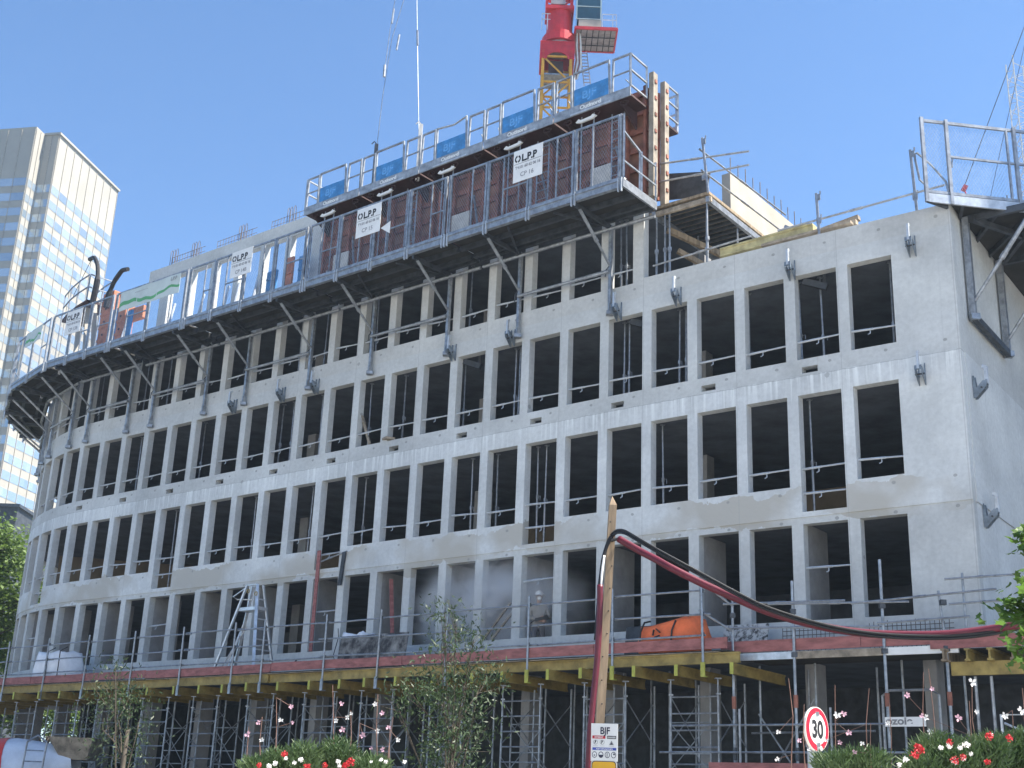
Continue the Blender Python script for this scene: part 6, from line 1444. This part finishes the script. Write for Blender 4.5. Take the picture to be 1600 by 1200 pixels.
mb = MB(); mb.hexa([c_ + Vector(q) for q in ((-.7, -1.215, .2), (.5, -1.215, .2), (.5, -1.20, .2), (-.7, -1.20, .2), (-.6, -1.19, 1.0), (.5, -1.19, 1.0), (.5, -1.17, 1.0), (-.6, -1.17, 1.0))]); mb.build('side_window', M['cabglass'], co)
for dx in (-6.6, -1.6, -.3):
    for dy in (-1.0, 1.0):
        mb = MB(); mb.tube([(tr_.x + dx, TYY + dy - .15, GZ + .52), (tr_.x + dx, TYY + dy + .15, GZ + .52)], .52, 20); wo_ = mb.build('wheel', M['black'], t)
        mb = MB(); mb.tube([(tr_.x + dx, TYY + dy - .17, GZ + .52), (tr_.x + dx, TYY + dy + .17, GZ + .52)], .28, 14); mb.build('rim', M['galv'], wo_)

# ------------------------------------------------------------------ vegetation
def leaf(mb, p, size, nrm, r, kind='plain', mi=0):
    n_ = nrm.normalized(); a = n_.cross(Vector((r.uniform(-1, 1), r.uniform(-1, 1), r.uniform(-1, 1))))
    if a.length < .01: return
    a.normalize(); b = n_.cross(a)
    if kind == 'plain': mb.quad([p - a * size * .5, p + b * size * .32 + n_ * size * .08, p + a * size * .5, p - b * size * .32 + n_ * size * .08], mi)
    elif kind == 'slim': mb.quad([p, p + a * size * .4 + b * size * .13, p + a * size, p + a * size * .4 - b * size * .13], mi)
    else:
        pts = []
        for q in range(10):
            t_ = 2 * pi * q / 10; rr = size * (.55 if q % 2 == 0 else .30); pts.append(p + a * cos(t_) * rr + b * sin(t_) * rr + n_ * size * .06 * cos(3 * t_))
        mb.quad(pts, mi)
def tree(name, lab, base, trunk_h, trunk_r, blobs, nleaf, size, mleaf, kind, seed, group=None, lean=Vector((0, 0, 0)), limb_r=.05, spread=1.0):
    r = random.Random(seed); t = thing(name, lab, 'tree', base, group); top = base + Vector((0, 0, trunk_h)) + lean
    mb = MB(); mid = base.lerp(top, .5) + Vector((r.uniform(-.06, .06), r.uniform(-.06, .06), 0)) * trunk_h * .3; mb.tube([base, mid, top], [trunk_r, trunk_r * .8, trunk_r * .55], 9); mb.build('trunk', M['bark'], t, smooth=True)
    mb = MB()
    for c, rad in blobs:
        st = base.lerp(top, r.uniform(.55, 1.0)); m_ = st.lerp(c, .5) + Vector((0, 0, rad.z * .2)); mb.tube([st, m_, c, c + Vector((r.uniform(-1, 1) * rad.x * .5, r.uniform(-1, 1) * rad.y * .5, rad.z * .6))], [limb_r, limb_r * .7, limb_r * .45, limb_r * .15], 5)
        for _ in range(4):
            e = c + Vector((r.uniform(-1, 1) * rad.x, r.uniform(-1, 1) * rad.y, r.uniform(-.8, .9) * rad.z)); mb.tube([m_.lerp(c, r.random()), e], [limb_r * .4, limb_r * .12], 4)
    mb.build('limb', M['bark'], t)
    mb = MB(); tot = sum(b[1].x * b[1].y * b[1].z for b in blobs)
    for c, rad in blobs:
        k = int(nleaf * rad.x * rad.y * rad.z / tot); ncl = max(6, k // 22)
        for _ in range(ncl):
            d = Vector((r.gauss(0, 1), r.gauss(0, 1), r.gauss(0, 1))).normalized() * (r.random() ** .42); cc = c + Vector((d.x * rad.x, d.y * rad.y, d.z * rad.z)); cs = size * r.uniform(1.4, 3.2) * spread
            for _ in range(22):
                p = cc + Vector((r.gauss(0, 1), r.gauss(0, 1), r.gauss(0, .7))) * cs; nr = Vector((r.gauss(0, .6), r.gauss(0, .6), 1)) if kind != 'slim' else Vector((r.gauss(0, 1), r.gauss(0, 1), .3))
                leaf(mb, p, size * r.uniform(.7, 1.25), nr, r, kind)
    mb.build('crown', M[mleaf], t); return t
def blobs_px(L, Y, dy=1.0, spread=1.0):
    r = random.Random(len(L) * 7 + int(Y)); out = []
    for px, py, rx, rz in L:
        c = at(px, py, Y + r.uniform(-dy, dy)); k = (c - Vector((0, 0, CZ))).dot(_Fw) / F_; out.append((c, Vector((rx * k, max(rx * k * .8, .2), rz * k))))
    return out
# bright tree behind the curved end
c = at(-10, 1000, 64); tree('street_tree', 'large sunlit green tree behind the curved left end of the building', Vector((c.x - 2, 64, GZ)), 8.5, .28,
     blobs_px([(-10, 860, 42, 40), (20, 880, 26, 40), (5, 950, 32, 45), (-40, 920, 45, 50), (-60, 860, 40, 45), (10, 1010, 30, 40), (40, 960, 24, 40), (60, 915, 16, 30), (-30, 1010, 45, 45)], 64, 2.5), 15000, .26, 'leaf_plane', 'plain', 5, 'trees behind the site', limb_r=.10)
c = at(60, 1110, 66); tree('street_tree', 'second green tree seen low behind the scaffold at the far left', Vector((c.x, 68, GZ)), 5.0, .2, blobs_px([(40, 1090, 40, 40), (90, 1110, 40, 45), (0, 1110, 40, 40), (120, 1130, 35, 40)], 68, 2.0), 6000, .26, 'leaf_plane', 'plain', 6, 'trees behind the site', limb_r=.08)
# slim tree in front of the scaffold
c = at(703, 1250, 16.5); tree('slim_tree', 'slender young tree with loose drooping leaves in front of the scaffold, middle', Vector((c.x, 16.5, GZ)), 3.3, .045,
     blobs_px([(700, 1085, 55, 30), (640, 1080, 45, 22), (745, 1090, 40, 30), (690, 1010, 26, 30), (712, 985, 20, 25), (735, 1040, 34, 26), (672, 1050, 36, 26), (730, 1150, 50, 35), (680, 1150, 50, 30), (620, 1100, 30, 20), (705, 1190, 60, 30), (765, 1060, 25, 18), (695, 960, 9, 16), (740, 1000, 16, 18)], 16.5, .35), 3300, .078, 'leaf_slim', 'slim', 9, 'slim trees on the street', limb_r=.014, spread=.8)
c = at(185, 1250, 19); tree('slim_tree', 'slender dark young tree by the lorry in front of the scaffold, left', Vector((c.x, 19, GZ)), 3.2, .05,
     blobs_px([(185, 1120, 34, 45), (170, 1085, 30, 25), (205, 1090, 28, 25), (190, 1170, 34, 30), (180, 1050, 14, 26), (215, 1140, 22, 30), (160, 1140, 25, 30)], 19, .35), 1300, .075, 'leaf_slim', 'slim', 10, 'slim trees on the street', limb_r=.016)
# maple at the right edge
c = at(1680, 1200, 10.5); tree('maple_tree', 'bright green broad leaved tree reaching in at the right edge', Vector((c.x, 10.5, 0)), 2.4, .08,
     blobs_px([(1622, 925, 20, 42), (1616, 1000, 18, 26), (1618, 845, 12, 18), (1680, 900, 40, 70), (1690, 1000, 45, 50), (1604, 950, 8, 14)], 10.5, .35), 1500, .105, 'leaf_maple', 'maple', 12, None, limb_r=.02, spread=.45)

# planters with bushes and flowers
def planter(x0, x1, Y, lab):
    t = thing('planter', lab, 'planter', Vector(((x0 + x1) / 2, Y, 0)))
    mb = MB(); L4 = ((x0, Y - .45), (x1, Y - .45), (x1, Y + .45), (x0, Y + .45)); h = 1.42
    for (a, b), (sx_, sy_) in zip(zip(L4, L4[1:] + L4[:1]), ((0, 1),) * 4):
        mb.bar((a[0], a[1], h / 2), (b[0], b[1], h / 2), .06, h)
    mb.build('box', M['cream'], t); mb = MB(); mb.box(((x0 + x1) / 2, Y, 1.32), (x1 - x0 - .08, .82, .06)); mb.build('soil', M['rust_dark'], t)
planter(at(1380, 1200, 9).x, at(1680, 1200, 9).x, 9.0, 'pale planter box under the flowers at the lower right')
planter(at(370, 1200, 9.6).x, at(590, 1200, 9.6).x, 9.6, 'pale planter box under the flowers at the bottom left of the middle')
def flower_bush(L, Y, lab, nleaf, heads, seed):
    r = random.Random(seed); B = blobs_px(L, Y, .15); base = Vector((B[0][0].x, Y, 1.36)); t = thing('flower_bush', lab, 'flower bush', base, 'flower bushes in the planters')
    mb = MB()
    for c, rad in B:
        for _ in range(int(2.2 * nleaf / len(B))):
            d = Vector((r.gauss(0, 1), r.gauss(0, 1), r.gauss(0, 1))).normalized() * (r.random() ** .5); p = c + Vector((d.x * rad.x, d.y * rad.y, d.z * rad.z)); tipd = Vector((d.x * .8 + r.gauss(0, .55), d.y * .8 + r.gauss(0, .55), .9)).normalized(); sd_ = tipd.cross(Vector((r.gauss(0, 1), r.gauss(0, 1), 0))).normalized(); ln = r.uniform(.03, .075); w_ = .0055
            mb.quad([p - sd_ * w_, p + sd_ * w_, p + tipd * ln + sd_ * w_ * .3, p + tipd * ln - sd_ * w_ * .3])
        for _ in range(14):
            e = c + Vector((r.uniform(-1, 1) * rad.x, r.uniform(-.5, .5) * rad.y, r.uniform(0, .9) * rad.z)); mb.tube([Vector((c.x, Y, 1.36)), e], .004, 3)
    mb.build('foliage', M['leaf_bush'], t)
    for px, py, col, rp in heads:
        c = at(px, py, Y - .35 - r.random() * .1); k = (c - Vector((0, 0, CZ))).dot(_Fw) / F_; mb = MB(); R_ = rp * k * .85
        for _ in range(46):
            d = Vector((r.gauss(0, 1), r.gauss(0, .8), r.gauss(0, .75))); p = c + d.normalized() * R_ * (r.random() ** .5); leaf(mb, p, R_ * .62, Vector((r.gauss(0, .6), -1, r.gauss(0, .6))), r, 'plain')
        mb.build('flower_head', M[col], t)
W, Rd = 'petal_white', 'petal_red'
flower_bush([(1500, 1195, 45, 40), (1465, 1185, 40, 38), (1440, 1205, 30, 25)], 9, 'feathery bush with red and white flowers in the planter at the lower right', 2600,
            [(1437, 1170, Rd, 10), (1429, 1180, Rd, 8), (1484, 1160, Rd, 6), (1492, 1188, Rd, 8), (1505, 1183, Rd, 6), (1483, 1165, W, 6), (1510, 1163, W, 7), (1500, 1168, W, 5), (1492, 1190, W, 6), (1505, 1185, W, 5), (1415, 1187, W, 6), (1405, 1195, W, 5), (1517, 1178, W, 4), (1470, 1168, W, 5)], 21)
flower_bush([(1570, 1185, 40, 38), (1545, 1180, 34, 30), (1600, 1180, 40, 40), (1560, 1205, 50, 25)], 9.2, 'dense green bush with a few red flowers at the lower right corner', 3400, [(1546, 1150, Rd, 8), (1577, 1153, Rd, 7), (1543, 1190, Rd, 6), (1550, 1148, W, 3)], 22)
flower_bush([(1350, 1190, 45, 20), (1310, 1195, 40, 18)], 9.0, 'low feathery green plants left of the lower right flowers', 1000, [], 23)
flower_bush([(440, 1195, 40, 22), (475, 1190, 30, 28), (400, 1200, 25, 14)], 9.6, 'bush with white and red flowers at the bottom of the picture, left one', 1700,
            [(430, 1193, W, 5), (420, 1197, W, 5), (447, 1185, W, 4), (470, 1187, W, 5), (460, 1192, W, 4), (480, 1198, Rd, 7), (445, 1178, Rd, 6), (508, 1196, Rd, 5), (405, 1196, Rd, 5)], 24)
flower_bush([(545, 1195, 35, 18), (530, 1180, 28, 24), (580, 1200, 30, 16)], 9.7, 'bush with white and red flowers at the bottom of the picture, right one', 1400, [(528, 1190, W, 5), (530, 1197, W, 4), (548, 1190, Rd, 8), (540, 1196, Rd, 7), (595, 1187, W, 4), (603, 1190, W, 4), (580, 1190, W, 3), (632, 1190, W, 4)], 25)
# tall airy flowering stems
def gaura(px, y0, ytop, Y, fl, lab, seed):
    r = random.Random(seed); b = at(px, y0, Y); b.z = 1.36; top = at(px + r.uniform(-16, 16), ytop, Y); t = thing('flowering_plant', lab, 'plant', b, 'tall pink flowering stems')
    pts = [b.lerp(top, k / 5) + Vector((r.uniform(-.015, .015), 0, 0)) for k in range(6)]; mb = MB(); mb.tube(pts, [.005, .005, .004, .004, .003, .002], 4)
    mb.build('stem', M['stem'], t)
    for (fx, fy, rp) in fl:
        c = at(fx, fy, Y); k = (c - Vector((0, 0, CZ))).dot(_Fw) / F_; mb = MB()
        for q in range(5):
            a = 2 * pi * q / 5 + r.random(); d = Vector((cos(a), -.3, sin(a))); mb.quad([c, c + d * rp * k * .6 + Vector((-sin(a), 0, cos(a))) * rp * k * .35, c + d * rp * k * 1.1, c + d * rp * k * .6 - Vector((-sin(a), 0, cos(a))) * rp * k * .35])
        fo = mb.build('flower', M['petal_pink'] if r.random() < .45 else M['petal_white'], t)
        mb = MB(); s_ = min(pts, key=lambda q: (q - c).length); mb.tube([s_, c], .0016, 3); mb.build('flower_stalk', M['stem'], fo)
G = [(1225, 1060, [(1216, 1144, 4), (1214, 1186, 4)]), (1300, 1070, [(1308, 1117, 6), (1318, 1115, 5), (1326, 1145, 5)]), (1330, 1075, [(1291, 1156, 4), (1312, 1160, 4)]), (1345, 1130, [(1347, 1162, 4), (1335, 1175, 4)]),
     (1420, 1050, [(1417, 1086, 5), (1447, 1121, 5)]), (1455, 1045, [(1456, 1076, 4), (1453, 1143, 5)]), (1490, 1095, [(1497, 1122, 6), (1440, 1118, 4)]), (1520, 1065, [(1519, 1066, 7), (1526, 1112, 4)]),
     (1570, 1110, [(1570, 1118, 6)]), (1595, 1075, [(1596, 1110, 7)]), (1250, 1100, [(1249, 1157, 4), (1264, 1171, 3)]), (1380, 1100, [(1387, 1130, 4)])]
for k, (px, yt, fl) in enumerate(G): gaura(px + 10, 1215, yt, 9.0 + .1 * (k % 3), fl, f'tall thin stem with pale pink flowers at the lower right, {ORD[k + 1]} of its row', 50 + k)
G = [(440, 1090, [(455, 1104, 4), (439, 1125, 4), (457, 1129, 3)]), (410, 1120, [(404, 1129, 4), (409, 1156, 4)]), (530, 1070, [(534, 1099, 4), (543, 1121, 4), (525, 1126, 4)]), (550, 1110, [(549, 1115, 3), (535, 1140, 5)]),
     (585, 1085, [(586, 1100, 4), (597, 1114, 4)]), (570, 1130, [(567, 1149, 5), (590, 1142, 4)]), (605, 1120, [(607, 1137, 4), (598, 1171, 4)]), (620, 1140, [(622, 1156, 4), (580, 1169, 3)]), (390, 1135, [(387, 1147, 5)])]
for k, (px, yt, fl) in enumerate(G): gaura(px, 1210, yt, 9.6 + .1 * (k % 3), fl, f'thin flowering stem left of the slim tree at the bottom, {ORD[k + 1]} of its row', 80 + k)

# ------------------------------------------------------------------ summer haze over the whole place
hm = bpy.data.materials.new('haze air'); hm.use_nodes = True; N = hm.node_tree.nodes; N.remove(N['Principled BSDF'])
hv = N.new('ShaderNodeVolumePrincipled'); hv.inputs['Color'].default_value = (.62, .80, 1.0, 1); hv.inputs['Density'].default_value = .0003; hv.inputs['Anisotropy'].default_value = .25
hm.node_tree.links.new(hv.outputs[0], N['Material Output'].inputs['Volume'])
mb = MB(); mb.box((0, 150, 84), (420, 520, 172)); mb.v = [Vector((v.x, v.y, max(v.z, GZ - 2.0))) for v in mb.v]; o = mb.build('haze', hm); o['kind'] = 'stuff'
